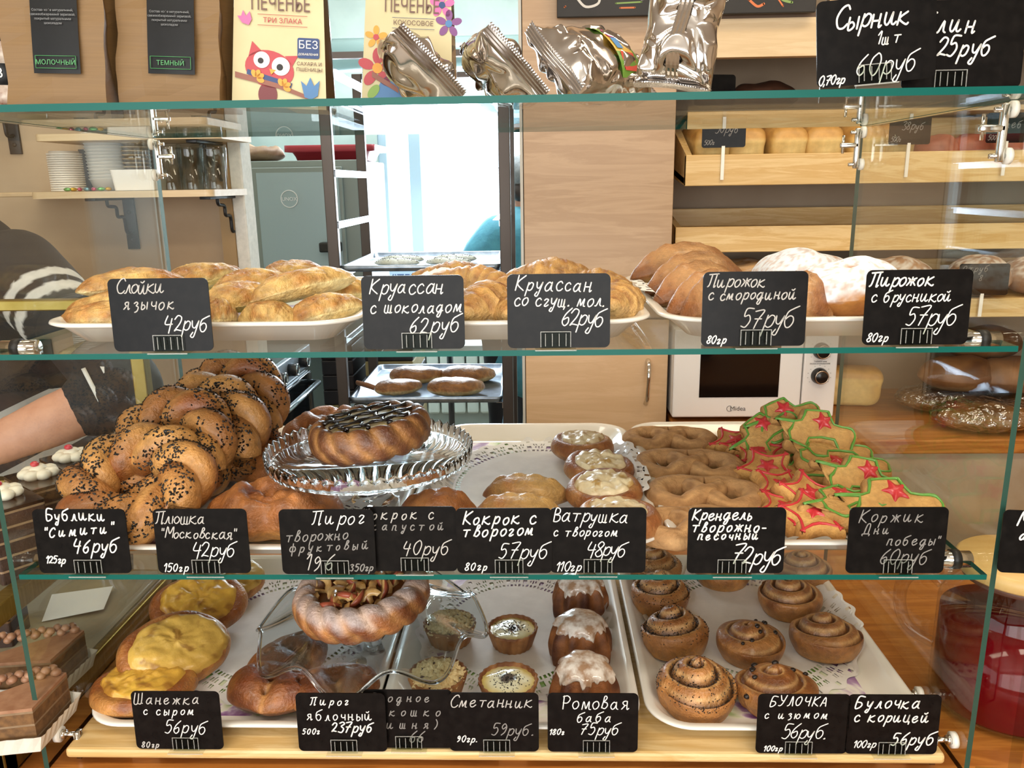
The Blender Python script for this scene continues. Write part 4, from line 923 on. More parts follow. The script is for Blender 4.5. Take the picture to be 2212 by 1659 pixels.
put(rc, at(1735, 1222, Z0, .056), rad(0, 0, 250), 'cinnamon spiral roll seen through the shelf, left of rubbed tag', .98)
put(rp, at(1415, 1218, Z0, .060), rad(0, 0, 80), 'poppy seed spiral roll at the back left, seen through the shelf', .9)
put(rr_, at(1560, 1225, Z0, .050), rad(0, 0, 20), 'raisin bun at the back of the roll tray behind tag 72', .95)
# ------------------------------------------------ cake stands with pies
REAL = mat('pressed_glass', '#fbfdfd', .0, Transmission_Weight=1.0, IOR=1.45)
P = onY(800, 984, 1.0); SX, SY, SZ = P.x, P.y, P.z
s = thing('cake_stand', 'footed clear glass cake stand with beaded gallery rim', 'cake stand', (SX, SY, Z2+FL), group='glass cake stands'); hh = SZ-Z2-FL
mb = MB(); Rr = .132
mb.lathe([(Rr*.93, hh), (Rr*.94, hh), (Rr*.96, hh+.001), (Rr*.985, hh+.013), (Rr*1.0, hh+.015), (Rr*1.012, hh+.012), (Rr*1.0, hh+.001), (Rr*.985, hh-.004), (Rr*.93, hh-.006), (Rr*.93, hh)][::-1], 216, lobes=lambda a: 1+.006*math.cos(54*a))
for i, v in enumerate(mb.V):
    r = math.hypot(v.x, v.y)
    if r > Rr*.97 and v.z > hh+.008: v.z += .0022*math.cos(54*math.atan2(v.y, v.x))
mb.build('beaded_rim', REAL, s); SG = glassy('cake_stand_glass', '#f1f6f8', 1.8, .0, .06)
MB().lathe([(0, hh), (Rr*.935, hh), (Rr*.935, hh-.006), (0, hh-.006)][::-1], 96).build('plate', SG, s)
MB().lathe([(0, hh-.0062), (.022, hh-.0066), (.017, hh-.016), (.016, .030), (.030, .012), (.058, .004), (.058, .0), (0, 0)][::-1], 64).build('pedestal', REAL, s)
def braid(R, r, n, seed, parent, c1, c2, m, sugar=0, lift=0, squash=1.0, name='braided_rim'):
    N, K = 220, 26; V, F, cc = [], [], []
    for i in range(N):
        a = 2*PI*i/N
        for k in range(K):
            b = 2*PI*k/K; w = abs(math.sin(n*a/2+b*.9)); q = r*(.86+.20*w**.7)*(1+.05*nz((a, b, seed), 2))
            x = R+q*math.cos(b); z = lift+r*squash+q*math.sin(b)*squash; z = max(z, lift*.2)
            p = Vector((x*math.cos(a), x*math.sin(a), z)); V.append(p)
            c = mix(C(c1), C(c2), .38+.8*fbm(p, 22, seed)+.35*w); c = mix(C('#c88a48'), c, .45+.6*w)
            if sugar: c = mix(c, C('#efe6d8'), sugar*sst(.30, .75, math.sin(b)*.8+.55*nz(p, 60, seed)+.3*(.5-math.cos(a)*.3)))
            cc.append(c)
    for i in range(N):
        for k in range(K): F.append((i*K+k, i*K+(k+1) % K, ((i+1) % N)*K+(k+1) % K, ((i+1) % N)*K+k)[::-1])
    return mk(name, V, F, m, parent, cc)
P = onY(806, 948, 1.0)
pie = thing('lattice_pie', 'dark braided pie with a shiny jam lattice on the footed glass stand', 'pie', (P.x, 1.0, SZ+.001), rad(0, -7, 0)); pie.location.z += .008
braid(.0645, .0140, 16, 3, pie, '#8f5a32', '#5a2e18', DG, lift=.002, squash=1.55)
V, F, RA = discgrid(.060, 10, 48, lambda r, a: (r*math.cos(a), r*math.sin(a), .0395+.003*(1-(r/.060)**2)+.0012*nz((r*math.cos(a), r*math.sin(a), 0), 70)))
mk('curd_filling', V, F, CHEESE, pie, [mix(C('#ecca84'), C('#d0a660'), .5+nz(v, 60)) for v in V])
JAM = mat('black_jam', '#0c0810', .08, Coat_Weight=.8); mb = MB()
for sgn in (0, 1):
    for q in (-.040, -.016, .012, .038):
        L_ = math.sqrt(.0565**2-q*q); pts = []
        for i in range(15):
            s_ = (i/14-.5)*2*L_; x, y = (s_, q+.003*math.sin(i*1.3)) if sgn else (q+.003*math.sin(i*1.7), s_)
            c5, s5 = math.cos(.5), math.sin(.5); pts.append((x*c5-y*s5, x*s5+y*c5, .0440+(.0018 if sgn else 0)))
        mb.tube(pts, lambda t, q=q: .0025*(1+.30*math.sin(t*25+q*90)+.5*sst(.9, 1, abs(t-.5)*2)), 10, flat=.8, up=(0, 0, 1))
mb.build('jam_lattice', JAM, pie)
# wavy stand
P = onY(802, 1330, .985); SX, SY = P.x, P.y
s = thing('cake_stand', 'clear glass cake stand with wavy handkerchief edge and stem', 'cake stand', (SX, SY, Z0+FL), group='glass cake stands'); top = 1.030-Z0-FL
nr, na = 26, 192; Va, Fa = [], []
for side in (0, 1):
    for j in range(nr+1):
        r = .150*j/nr
        for i in range(na):
            a = 2*PI*i/na; w = sst(.072, .150, r); rr = r*(1+w*.045*math.cos(8*a+.4)); z = top-.004*side-.022*w**1.3-w*.0125*math.cos(8*a+.4); Va.append((rr*math.cos(a), rr*math.sin(a), z))
M_ = (nr+1)*na
for j in range(nr):
    for i in range(na):
        k = (i+1) % na; q = (j*na+i, (j+1)*na+i, (j+1)*na+k, j*na+k); Fa.append(q); Fa.append(tuple(M_+x for x in reversed(q)))
for i in range(na): k = (i+1) % na; Fa.append((nr*na+i, M_+nr*na+i, M_+nr*na+k, nr*na+k))
mk('wavy_plate', Va, Fa, SG, s); MB().tube([Va[nr*na+i]+Vector((0, 0, -.002)) if isinstance(Va[nr*na+i], Vector) else Vector(Va[nr*na+i])-Vector((0, 0, .002)) for i in range(na)], .0026, 10, True).build('rolled_rim', REAL, s)
MB().lathe([(0, top-.0045), (.024, top-.005), (.014, top-.014), (.011, top-.03), (.019, top-.042), (.011, top-.054), (.018, .016), (.055, .005), (.056, 0), (0, 0)][::-1], 64).build('stem_foot', REAL, s)
P = onY(788, 1316, .955)
pie = thing('apple_pie', 'braided apple pie dusted with icing sugar on the wavy glass stand', 'pie', (P.x, P.y, 1.0315), rad(0, -5, 30)); pie.location.z += .006
braid(.0715, .0165, 18, 8, pie, '#a86838', '#6f3a1a', DG, .30, .002, 1.4)
V, F, RA = discgrid(.064, 8, 40, lambda r, a: (r*math.cos(a), r*math.sin(a), .031+.002*nz((r*math.cos(a), r*math.sin(a), 0), 60)))
mk('apple_filling', V, F, CHEESE, pie, [mix(C('#8c5426'), C('#5f3014'), .5+nz(v, 60)) for v in V])
def slice_mesh():
    mb = MB(); n = 12; V, F = [], []
    for i in range(n+1):
        a = PI*(.12+.76*i/n); o_, t_ = (.0165, .0032*math.sin(PI*i/n)+.0006)
        x, y = o_*math.cos(a), o_*math.sin(a); ix, iy = x*.55, y*.42+.001
        V += [(x, y, t_), (x, y, -t_), (ix, iy, t_*.5), (ix, iy, -t_*.5)]
    MI = []
    for i in range(n):
        b = 4*i
        for f, m_ in (((b, b+4, b+5, b+1), 1), ((b+2, b+3, b+7, b+6), 0), ((b, b+2, b+6, b+4), 0), ((b+1, b+5, b+7, b+3), 0)): F.append(f); MI.append(m_)
    F += [(0, 1, 3, 2), (4*n, 4*n+2, 4*n+3, 4*n+1)]; MI += [0, 0]
    return V, F, MI
V, F, MI = slice_mesh(); AP = [noisy('baked_apple', '#ecca8c', '#c89a58', .3, 90, Coat_Weight=.4), mat('apple_peel', '#a3523a', .3)]
rnd = random.Random(4); first = None
for i in range(58):
    r, a = .056*math.sqrt(rnd.random()), rnd.uniform(0, 2*PI); loc = (r*math.cos(a), r*math.sin(a), .036+rnd.uniform(0, .010)*(1-r/.07)); rot = (rnd.uniform(-.9, .9), rnd.uniform(-.9, .9), rnd.uniform(0, 6.3))
    if first is None: first = mk('apple_slice', V, F, AP, pie, None, True, MI, loc, rot)
    else:
        c = first.copy(); COL.objects.link(c); c.parent = pie; c.location, c.rotation_euler = loc, rot
    
# ---------------------------------------------------------------- packs on the top glass
KRAFT = noisy('kraft_paper', '#775b37', '#7f623c', .6, 14, (1, 1, 60), lo=.3, hi=.7, bmp=.08)
BLK = noisy('satin_black_label', '#0a0b0c', '#111214', .3, 30, Specular_IOR_Level=.3)
def bag_geo(w, d, h, seed, taper=.55, n=10, amp=.004):
    """stand-up gusset bag: rectangular foot, flat sealed top, folded side gussets"""
    V, F = [], []; nv = 22
    for j in range(nv+1):
        t = j/nv; dd = d*(1-t)**.8*(1-.15*t)+.003; ww = w*(1+.05*t); ring = []
        pts = [(-1, -1), (-.5, -1), (0, -1), (.5, -1), (1, -1), (1-.16*math.sin(PI*min(1, t*1.1)), 0), (1, 1), (.5, 1), (0, 1), (-.5, 1), (-1, 1), (-1+.16*math.sin(PI*min(1, t*1.1)), 0)]
        for (a, b) in pts:
            p = Vector((a*ww/2, b*dd/2*(1+.10*(1-abs(a))*math.sin(PI*min(1, t*1.3))), t*h)); p += Vector((nz(p, 28, seed), nz(p, 28, seed+1)*1.4, 0))*amp*(1 if j > 0 else 0); V.append(p)
    m = 12
    for j in range(nv):
        for i in range(m): F.append((j*m+i, j*m+(i+1) % m, (j+1)*m+(i+1) % m, (j+1)*m+i))
    F.append(tuple(reversed(range(m)))); F.append(tuple(range(nv*m, nv*m+m))); return V, F
def kraft(label, x, y, w, word, seed, rz, ry):
    t = thing('coffee_bag', label, 'bag', (x, y, ZT+.0004), (0, ry, rz), 'kraft paper bags on the top glass')
    V, F = bag_geo(w, .062, .27, seed); mk('paper_bag', V, F, KRAFT, t, smooth=False)
    # label strip follows the front face
    lw = w*.46; nv = 16; Vl, Fl = [], []; x0 = .005
    def fy(z): k = z/.27; return -(.062*(1-k)**.8*(1-.15*k)+.003)/2*(1+.10*math.sin(PI*min(1, k*1.3)))-.0048
    for j in range(nv+1):
        z = .034+.21*j/nv
        for i in range(5): q = (i/4-.5)*lw; Vl.append((q+x0, fy(z)+.0006*abs(i-2), z))
    for j in range(nv):
        for i in range(4): Fl.append((j*5+i, j*5+i+1, (j+1)*5+i+1, (j+1)*5+i))
    lb = mk('black_label', Vl, Fl, BLK, t); lb['label'] = 'glossy black label strip'
    G_ = mat('green_print', '#4f9a5e', .4); W_ = mat('white_print', '#d8d8d4', .4); gr = mat('grey_print', '#7d7f80', .5)
    sl = math.atan2(fy(.06)-fy(.05), .01); mb = MB(); zb = .045; bw, bh = lw*.43, .0060
    for a, b in (((-bw, -bh), (bw, -bh)), ((bw, -bh), (bw, bh)), ((bw, bh), (-bw, bh)), ((-bw, bh), (-bw, -bh))): mb.cyl((a[0]+x0, fy(zb+a[1])-.0008, zb+a[1]), (b[0]+x0, fy(zb+b[1])-.0008, zb+b[1]), .0003, 6)
    mb.build('label_frame', G_, t)
    ptext(word, .0066, G_, t, (x0, fy(.0425)-.0012, .0425), (PI/2-sl, 0, 0), 'label_word')
    for i, s in enumerate(('Состав: кофе натуральный,', 'свежеобжаренный зерновой,', 'покрытый натуральным', 'шоколадом')): ptext(s, .0032, gr, t, (x0, fy(.094-i*.0042)-.0012, .094-i*.0042), (PI/2-sl, 0, 0), 'label_small_print')
    ptext('ШОКОЛАДЕ', .0085, W_, t, (x0, fy(.122)-.0012, .122), (PI/2-sl, 0, 0), 'label_heading'); return t
kraft('brown kraft paper bag with black label, leftmost of the pair', -.497, .905, .104, 'МОЛОЧНЫЙ', 1, .03, .03)
kraft('brown kraft paper bag with black label, right of the pair', -.386, .925, .108, 'ТЕМНЫЙ', 5, -.02, .05)
b = thing('syrup_bottle', 'clear bottle with black label, half hidden behind the left kraft bag', 'bottle', (-.635, 1.02, ZT))
BG = glassy('bottle_glass', '#e8ecc0', .9, .02)
MB().lathe([(0, .002), (.034, 0), (.037, .004), (.037, .12), (.030, .15), (.013, .18), (.013, .21), (0, .21)], 40).build('bottle_glass', BG, b)
MB().lathe([(.0372, .012), (.0376, .012), (.0376, .098), (.0372, .098)], 40).build('black_label', BLK, b)
for z, (c1, c2) in ((.026, ('#d9cdbf', '#7b4a32')), (.074, ('#cfc2b4', '#6b3a28'))):
    mb = MB().lathe([(.0378, z-.012), (.0382, z-.012), (.0382, z+.012), (.0378, z+.012)], 40); mb.F = [f for f in mb.F if all(mb.V[i].y < -.012 and mb.V[i].x > -.02 for i in f)]; mb.M = [0]*len(mb.F); mb.build('label_picture', noisy('cake_photo_print', c1, c2, .4, 55), b)
ptext('18', .016, mat('white_print', '#d8d8d4', .4), b, (.010, -.0385, .046), (PI/2, 0, .25), 'label_number')
# ------------------------------------------------ printed cookie packs
CARD = noisy('cream_printed_card', '#c4b88d', '#cdc299', .45, 12)
FILM = glassy('pack_window_film', '#b9a68f', 1.2, .12, .08)
def flat_shape(name, pts, m, parent, y, th=.0004):
    mb = MB(); V = [(x, y, z) for x, z in pts]+[(x, y-th, z) for x, z in pts]; n = len(pts)
    mb.add(V, [tuple(range(n, 2*n)), tuple(reversed(range(n)))]+[(i, (i+1) % n, n+(i+1) % n, n+i) for i in range(n)]); return mb.build(name, m, parent, smooth=False)
def ell(cx, cz, rx, rz, rot=0, n=28): return [(cx+rx*math.cos(a)*math.cos(rot)-rz*math.sin(a)*math.sin(rot), cz+rx*math.cos(a)*math.sin(rot)+rz*math.sin(a)*math.cos(rot)) for a in (2*PI*i/n for i in range(n))]
def pack(label, x, y, w, rot, sub):
    t = thing('cookie_pack', label, 'cookie pack', (x, y, ZT+.0004), rot, 'cookie packs on the top glass'); h, d = .20, .065
    # card sleeve: front, back, top ridge; film windows at the sides
    f0, f1 = -d/2, -.006
    def fr(z): return f0+(f1-f0)*(z/h)
    mb = MB()
    for s in (-1, 1):
        V = [(-w/2, s*f0*-1 if s > 0 else f0, 0), (w/2, -f0 if s > 0 else f0, 0), (w/2-.006, -f1 if s > 0 else f1, h), (-w/2+.006, -f1 if s > 0 else f1, h)]; mb.add(V, [(0, 1, 2, 3)])
    mb.add([(-w/2, f0, 0), (w/2, f0, 0), (w/2, -f0, 0), (-w/2, -f0, 0)], [(3, 2, 1, 0)]); mb.add([(-w/2+.006, f1, h), (w/2-.006, f1, h), (w/2-.006, -f1, h), (-w/2+.006, -f1, h)], [(0, 1, 2, 3)])
    mb.build('card_sleeve', CARD, t, smooth=False)
    for s, nm in ((-1, 'window'), (1, 'window')):
        X0, X1 = s*(w/2), s*(w/2-.006); o = MB().add([(X0-s*.0, f0, 0), (X0+s*.006, 0, .001), (X0, -f0, 0), (X1, -f1, h), (X1, f1, h)], [(0, 1, 2, 3, 4) if s > 0 else (4, 3, 2, 1, 0)]).build('film_window', FILM, t, smooth=False)
    rnd = random.Random(len(label)); cm = dough('pack_cookie', .8, .2, 90, .5)
    for i in range(14):
        px_, py_, pz_ = rnd.uniform(-w*.44, w*.44) if i > 6 else -w*.40+rnd.uniform(0, .012), rnd.uniform(-.020, .020), .010+.055*rnd.random()*(1 if i < 9 else .5); sc = rnd.uniform(.007, .011)
        V, F, UV = shell(lambda u, v: (px_+sc*.7*math.cos(u)*math.sin(PI*v)**.6, py_+sc*math.sin(u)*math.sin(PI*v)**.6, pz_-sc*1.3*math.cos(PI*v)*(1+.1*math.sin(3*u))), 16, 10); mk('cookie', V, F, cm, t, [mix(C('#b98a45'), C('#8f6228'), .5+nz(p, 90)) for p in V])
    return t, fr
def printed(t, fr, h=.20):
    """printing lies on the sloping front: returns an Empty-free parent transform by shearing y with z"""
    lean = math.atan2(.065/2-.006, h); return lean
RED, PINK, BLUE, ORG, WHT, NAVY, BRN = mat('print_red', '#b04048', .4), mat('print_pink', '#c9679c', .4), mat('print_blue', '#4a78a8', .4), mat('print_orange', '#d8983a', .4), mat('print_white', '#eceadf', .4), mat('print_navy', '#2c4372', .4), mat('print_brown', '#8a5646', .4)
DKR, TXT = mat('print_dark_red', '#6f2f34', .4), mat('print_text_brown', '#6b4f46', .45)
def onface(t, fr, objs):
    lean = math.atan2(.065/2-.006, .20)
    for o in objs:
        if o.type == 'MESH' and o.parent is t and o.name.split('.')[0] not in ('card_sleeve', 'film_window', 'cookie'):
            M = Matrix.Translation((0, -.065/2-.0006, 0)) @ Matrix.Rotation(-lean, 4, 'X'); o.data.transform(o.matrix_basis); o.data.transform(M); o.matrix_basis = Matrix.Identity(4)
def petals(t, cx, cz, r, m1, m2, n=5, y=0): 
    mb = MB()
    for i in range(n):
        a = 2*PI*i/n+.3; P = ell(cx+r*.62*math.cos(a), cz+r*.62*math.sin(a), r*.42, r*.27, a, 14); V = [(x, y-.0004, z) for x, z in P]; mb.add(V, [tuple(range(14))])
    mb.build('flower_print', m1, t, smooth=False); flat_shape('flower_heart_print', ell(cx, cz, r*.26, r*.26), m2, t, y-.0005)
t, fr = pack('cream cookie pack with a red bird picture and dark side window', -.279, .945, .100, (0, .05, .10), 1)
flat_shape('bird_body_print', ell(-.010, .040, .026, .019, -.25), RED, t, 0); flat_shape('bird_belly_print', ell(-.012, .0135, .010, .0125), DKR, t, 0)
flat_shape('bird_ear_print', [(-.032, .052), (-.028, .068), (-.018, .058)], RED, t, 0); flat_shape('bird_ear_print', [(.006, .054), (.020, .055), (.014, .044)], RED, t, 0)
flat_shape('bird_sash_print', [(-.034, .034), (.012, .020), (.014, .026), (-.033, .039)], NAVY, t, -.0004)
for x, z, r in ((-.018, .049, .0085), (.002, .043, .0095)): flat_shape('eye_print', ell(x, z, r, r), WHT, t, -.0008); flat_shape('pupil_print', ell(x-.001, z-.001, r*.36, r*.36), mat('print_black', '#1c1a1c', .4), t, -.0012)
flat_shape('beak_print', [(-.010, .040), (-.003, .039), (-.008, .034)], ORG, t, -.0012)
mb = MB()
for cx, cz in ((-.024, .030), (.004, .022)):
    for k in range(4): a = -.4+k*.8; mb.add([(x, -.0016, z) for x, z in ell(cx+.005*math.cos(a), cz+.005*math.sin(a), .0042, .0028, a, 12)], [tuple(range(12))])
mb.build('claw_print', ORG, t, smooth=False)
flat_shape('branch_print', [(-.046, .030), (.0, .020), (.036, .008), (.036, .012), (.0, .025), (-.046, .036)], BRN, t, -.0006)
flat_shape('tulip_print', [(.027, .012), (.034, .010), (.041, .014), (.043, .030), (.037, .024), (.033, .033), (.029, .024), (.023, .029)], BLUE, t, -.001)
flat_shape('tulip_print', [(-.038, .086), (-.031, .084), (-.028, .090), (-.030, .098), (-.034, .093), (-.037, .099), (-.039, .093), (-.043, .093)], PINK, t, -.001)
flat_shape('badge_print', rrect(.023, .021, .002, 4) and [(x+.031, z+.063) for x, z in rrect(.023, .021, .002, 4)], NAVY, t, -.0006)
ptext('БЕЗ', .0115, WHT, t, (.031, -.0016, .0625), name='print_word'); ptext('ДОБАВЛЕНИЯ', .0030, WHT, t, (.031, -.0016, .0555), name='print_small_word')
ptext('САХАРА И', .0052, TXT, t, (.032, -.0012, .045), name='print_word'); ptext('ПШЕНИЦЫ', .0052, TXT, t, (.032, -.0012, .039), name='print_word')
ptext('ПЕЧЕНЬЕ', .022, TXT, t, (.002, -.0012, .100), name='print_heading', xs=.62); ptext('ТРИ ЗЛАКА', .0072, RED, t, (.004, -.0012, .0875), name='print_word')
for z in (.0955, .0845): MB().box((-.022, -.0012, z), (.030, -.0009, z+.0004)).build('print_rule', RED, t, smooth=False)
onface(t, fr, list(bpy.data.objects))
t, fr = pack('cream cookie pack with flowers and a blue bird, behind foil bag', -.150, 1.01, .104, (0, .05, .06), 2)
petals(t, -.036, .080, .0125, ORG, RED); petals(t, -.034, .046, .022, RED, ORG); petals(t, .038, .118, .014, PINK, NAVY); petals(t, .046, .098, .015, mat('print_purple', '#7a4a80', .4), BLUE)
flat_shape('bird_body_print', ell(-.004, .026, .030, .020, .3), BLUE, t, 0); flat_shape('tulip_print', ell(-.030, .010, .014, .012), BLUE, t, -.0006); flat_shape('leaf_print', ell(-.038, .020, .009, .005, .9), mat('print_green', '#7fa04a', .4), t, -.001)
flat_shape('branch_print', [(-.040, .036), (.0, .014), (.030, -.0), (.030, .004), (.0, .020), (-.040, .042)], BRN, t, -.0012)
flat_shape('eye_print', ell(-.012, .044, .010, .010), WHT, t, -.0012)
ptext('ПЕЧЕНЬЕ', .022, TXT, t, (.004, -.0012, .108), name='print_heading', xs=.62); ptext('КОКОСОВОЕ', .0072, TXT, t, (.006, -.0012, .0945), name='print_word')
for z in (.102, .0905): MB().box((-.018, -.0012, z), (.030, -.0009, z+.0004)).build('print_rule', NAVY, t, smooth=False)
onface(t, fr, list(bpy.data.objects))
# ------------------------------------------------ silver foil bags
FOIL = mat('silver_foil', '#c9c5c2', .13, 1); N, L, b_ = nodes(FOIL)
v_ = coords(FOIL); f_ = noisetex(FOIL, v_, 14, 2, .4, .8); bump(FOIL, f_, .25, .006)
def foil_bag(label, loc, rot, W_, L_, Th, seed, print_=False):
    t = thing('foil_snack_bag', label, 'snack bag', loc, rot, 'silver foil snack bags'); nu, nv = 120, 70; V, F = [], []
    for j in range(nv+1):
        s = j/nv*2-1; e = abs(s); th = Th*(max(0, 1-e**3.2))**.75
        for i in range(nu):
            u = 2*PI*i/nu; x = W_/2*math.copysign(abs(math.cos(u))**.85, math.cos(u)); z = th/2*math.copysign(abs(math.sin(u))**.8, math.sin(u))+.0007*math.sin(u)
            p = Vector((x*(1-.05*(1-e)), s*L_/2, z)); vd = noise.voronoi(p*30+Vector((seed, nz(p, 30, seed)*.5, 0)))[0]; k = .2+1.3*sst(0, .5, vd[1]-vd[0])*.6+.35*vd[0]
            amp = .011*(1-e**8)*(.5+.8*min(1, e*1.3)); p.z += amp*(k-.5)*(1 if math.sin(u) > 0 else -1); p.x += .005*nz(p, 30, seed); V.append(p)
    for j in range(nv):
        for i in range(nu): F.append((j*nu+i, j*nu+(i+1) % nu, (j+1)*nu+(i+1) % nu, (j+1)*nu+i))
    F.append(tuple(reversed(range(nu)))); F.append(tuple(range(nv*nu, nv*nu+nu)))
    mk('foil_body', V, F, FOIL, t)
    for s in (-1, 1):   # crimped end seals with ridges and a zigzag edge
        Vs, Fs = [], []; nx, ny = 60, 9
        for j in range(ny+1):
            for i in range(nx+1):
                x = (i/nx-.5)*W_*1.0; up_ = .016*j/ny+(.0014*(i % 2) if j == ny else 0); Vs.append((x, s*(L_/2+.001+.0011*(1 if j % 2 else -1)+.0015*math.sin(x*70+seed)), up_-.002) if s < 0 else (x, L_/2-.002+up_, .0011*(1 if j % 2 else -1)))
        for j in range(ny):
            for i in range(nx): q = j*(nx+1)+i; Fs.append((q, q+1, q+nx+2, q+nx+1))
        mk('end_seal', Vs, Fs, FOIL, t, smooth=False)
    if L_ < .115 and rot[0] > 1:
        mb = MB(); nv_ = 40; Vs, Fs = [], []
        for j in range(nv_+1):
            y = (j/nv_-.5)*L_*.96; e = abs(y/(L_/2)); zz = Th/2*(max(0, 1-e**3.2))**.75+.004
            for i in range(7): Vs.append(((i/6-.5)*.013+.002*math.sin(y*60), y, zz+.0012*(i % 2)))
        for j in range(nv_):
            for i in range(6): q = j*7+i; Fs.append((q, q+1, q+8, q+7))
        mk('centre_seam', Vs, Fs, FOIL, t, smooth=False)
    if print_:
        Vs, Fs = [], []; n = 12; GN = mat('pack_green', '#6f9c3e', .3)
        def top(x, y): s = y/(L_/2); return Th/2*(max(0, 1-abs(s)**3.2))**.75*max(0, 1-abs(x/(W_/2))**2.4)**.8+.0048
        for j in range(n+1):
            for i in range(n+1): x, y = W_*.40*(i/n*2-1), L_*(.02+.42*j/n); Vs.append((x, y, top(x, y)))
        for j in range(n):
            for i in range(n): q = j*(n+1)+i; Fs.append((q, q+1, q+n+2, q+n+1))
        MI = [(1 if (i > 3 and i < 8 and j < 7) else 2 if (i <= 2 and j > 3) else 0) for j in range(n) for i in range(n)]
        mk('green_label', Vs, Fs, [GN, mat('pack_yellow', '#d9b24a', .35), mat('pack_cream', '#dcd9c4', .35)], t, None, True, MI)
        def q_(name, x0, x1, y0, y1, m_): mk(name, [(x, y, top(x, y)+.0012) for x, y in ((x0, y0), (x1, y0), (x1, y1), (x0, y1))], [(0, 1, 2, 3)], m_, t, smooth=False)
        q_('blue_flash', -.006, .010, L_*.05, L_*.13, mat('pack_blue', '#3f86c4', .35)); q_('pink_flash', -.022, -.007, L_*.05, L_*.13, mat('pack_pink', '#cf3f92', .35)); q_('red_flash', .014, .034, L_*.06, L_*.24, mat('pack_red', '#d24a3c', .35))
    return t
foil_bag('silver foil snack bag at left, its ridged seal slanting down right', (-.128, .935, ZT+.038), rad(6, 44, 22), .092, .100, .050, 1)
foil_bag('silver foil snack bag second from left, leaning against its neighbours', (-.040, .965, ZT+.040), rad(4, 46, 18), .092, .115, .046, 2)
foil_bag('silver foil snack bag third from left showing a green label', (.062, .955, ZT+.042), rad(4, 46, -40), .098, .135, .056, 3, True)
foil_bag('upright crumpled foil snack bag at the right end of the row', (.148, .885, ZT+.064), rad(78, 8, -14), .076, .112, .044, 5)
# ------------------------------------------------ acrylic menu stand and small tag
t = thing('menu_stand', 'narrow clear acrylic stand with a round sandwich picture', 'menu stand', (.338, .975, ZT+.0004))
MB().box((-.019, -.001, 0), (.021, .001, .16), 0, .0004).build('acrylic_sheet', glassy('milky_acrylic', '#d8d6d2', 1.2, .1, .08), t, smooth=False)
MB().box((-.019, -.02, 0), (.021, .02, .002), 0, .0005).build('foot', CLEAR, t, smooth=False)
flat_shape('round_picture', ell(.001, .095, .0185, .026), noisy('sandwich_print', '#d9c3a0', '#c39a70', .4, 70), t, -.0016)
price_tag('small blank black tag standing behind the last foil bag', (.208, 1.0, ZT+.0003), [('.', .4, .45, .5, .05, F_)], (0, 0, .2), w=.05, h=.034, hold=False, corner=.004)
# ---------------------------------------------------------------- behind the case, right half
cb = thing('tall_cabinet', 'tall pale beech cabinet with a chrome bow handle beside the kitchen doorway', 'cabinet', (0, 0, 0))
MB().box((-.033, 2.125, 0), (.345, 2.46, 2.9)).build('body', LAM, cb, smooth=False)
MB().box((-.040, 2.098, 0), (-.033, 2.46, 2.9)).build('edge_strip', mat('pale_grey_edge', '#b9b7ae', .4), cb, smooth=False)
MB().box((-.031, 2.100, 1.235), (.343, 2.122, 2.6), 0, .001).build('upper_door', LAM, cb, smooth=False)
d = MB().box((-.031, 2.100, .08), (.343, 2.122, 1.229), 0, .001).build('lower_door', wood('light_beech_door', '#cfae87', '#c6a47c', .32, 'x', 6, 10, .02), cb, smooth=False)
pts = smoothpath([(.291, 2.100, 1.122), (.291, 2.082, 1.112), (.290, 2.070, 1.085), (.289, 2.074, 1.045), (.289, 2.084, 1.02), (.288, 2.100, 1.005)], 8)
MB().tube(pts, lambda t: .0052*(1+.5*abs(t-.5)), 12).build('bow_handle', CHR, d)
# work board with microwave
w = thing('bread_counter', 'oak board on a mottled beige front behind the case at right', 'counter', (0, 0, 0))
MB().box((.352, 1.90, .926), (2.38, 2.45, .963), 0, .004).build('oak_board', OAK, w, smooth=False)
MB().box((.352, 1.93, 0), (2.38, 2.45, .925)).build('front_panel', noisy('mottled_beige_panel', '#b39a7c', '#c9b79f', .35, 7, lo=.3, hi=.7, dist=0) if 0 else noisy('mottled_beige_panel', '#b09779', '#c6b49b', .35, 7, lo=.3, hi=.7), w, smooth=False)
MWH = mat('microwave_white', '#dcdad6', .35)
mw = thing('microwave', 'white microwave with a black window and two round dials', 'microwave', (.352, 2.06, .964))
MB().box((0, .02, .01), (.418, .31, .248), 0, .006).build('casing', MWH, mw, smooth=False)
dr = MB().box((.0, 0, .012), (.330, .02, .246), 0, .004).build('door', MWH, mw, smooth=False); MB().box((.068, -.0015, .066), (.272, .001, .206), 0, .0007).build('black_window', mat('microwave_window', '#0b0a0a', .08), dr, smooth=False)
MB().box((.333, 0, .012), (.418, .02, .246), 0, .004).build('control_panel', MWH, mw, smooth=False)
for z in (.188, .122):
    k = MB().lathe([(0, .022), (.015, .022), (.019, .018), (.0215, .002), (.0215, 0), (0, 0)], 32).build('dial', mat('dial_black', '#151312', .25), mw, loc=(.374, 0, z), rot=(PI/2, 0, 0)); MB().lathe([(.0150, .0222), (.0165, .0235), (.0178, .0222)], 32).build('dial_ring', mat('bronze_ring', '#a89684', .25, 1), k)
    mb = MB()
    for i in range(11): a = -PI*.2+PI*1.4*i/10; mb.box((.374+.0295*math.cos(a)-.0012, -.0006, z+.0275*math.sin(a)-.0005), (.374+.0295*math.cos(a)+.0012, .0002, z+.0275*math.sin(a)+.0005))
    mb.build('dial_scale', mat('grey_scale', '#6b6864', .5), mw, smooth=False)
ptext('Midea', .017, mat('logo_grey', '#4a4846', .4), mw, (.170, -.0008, .030), name='maker_logo')
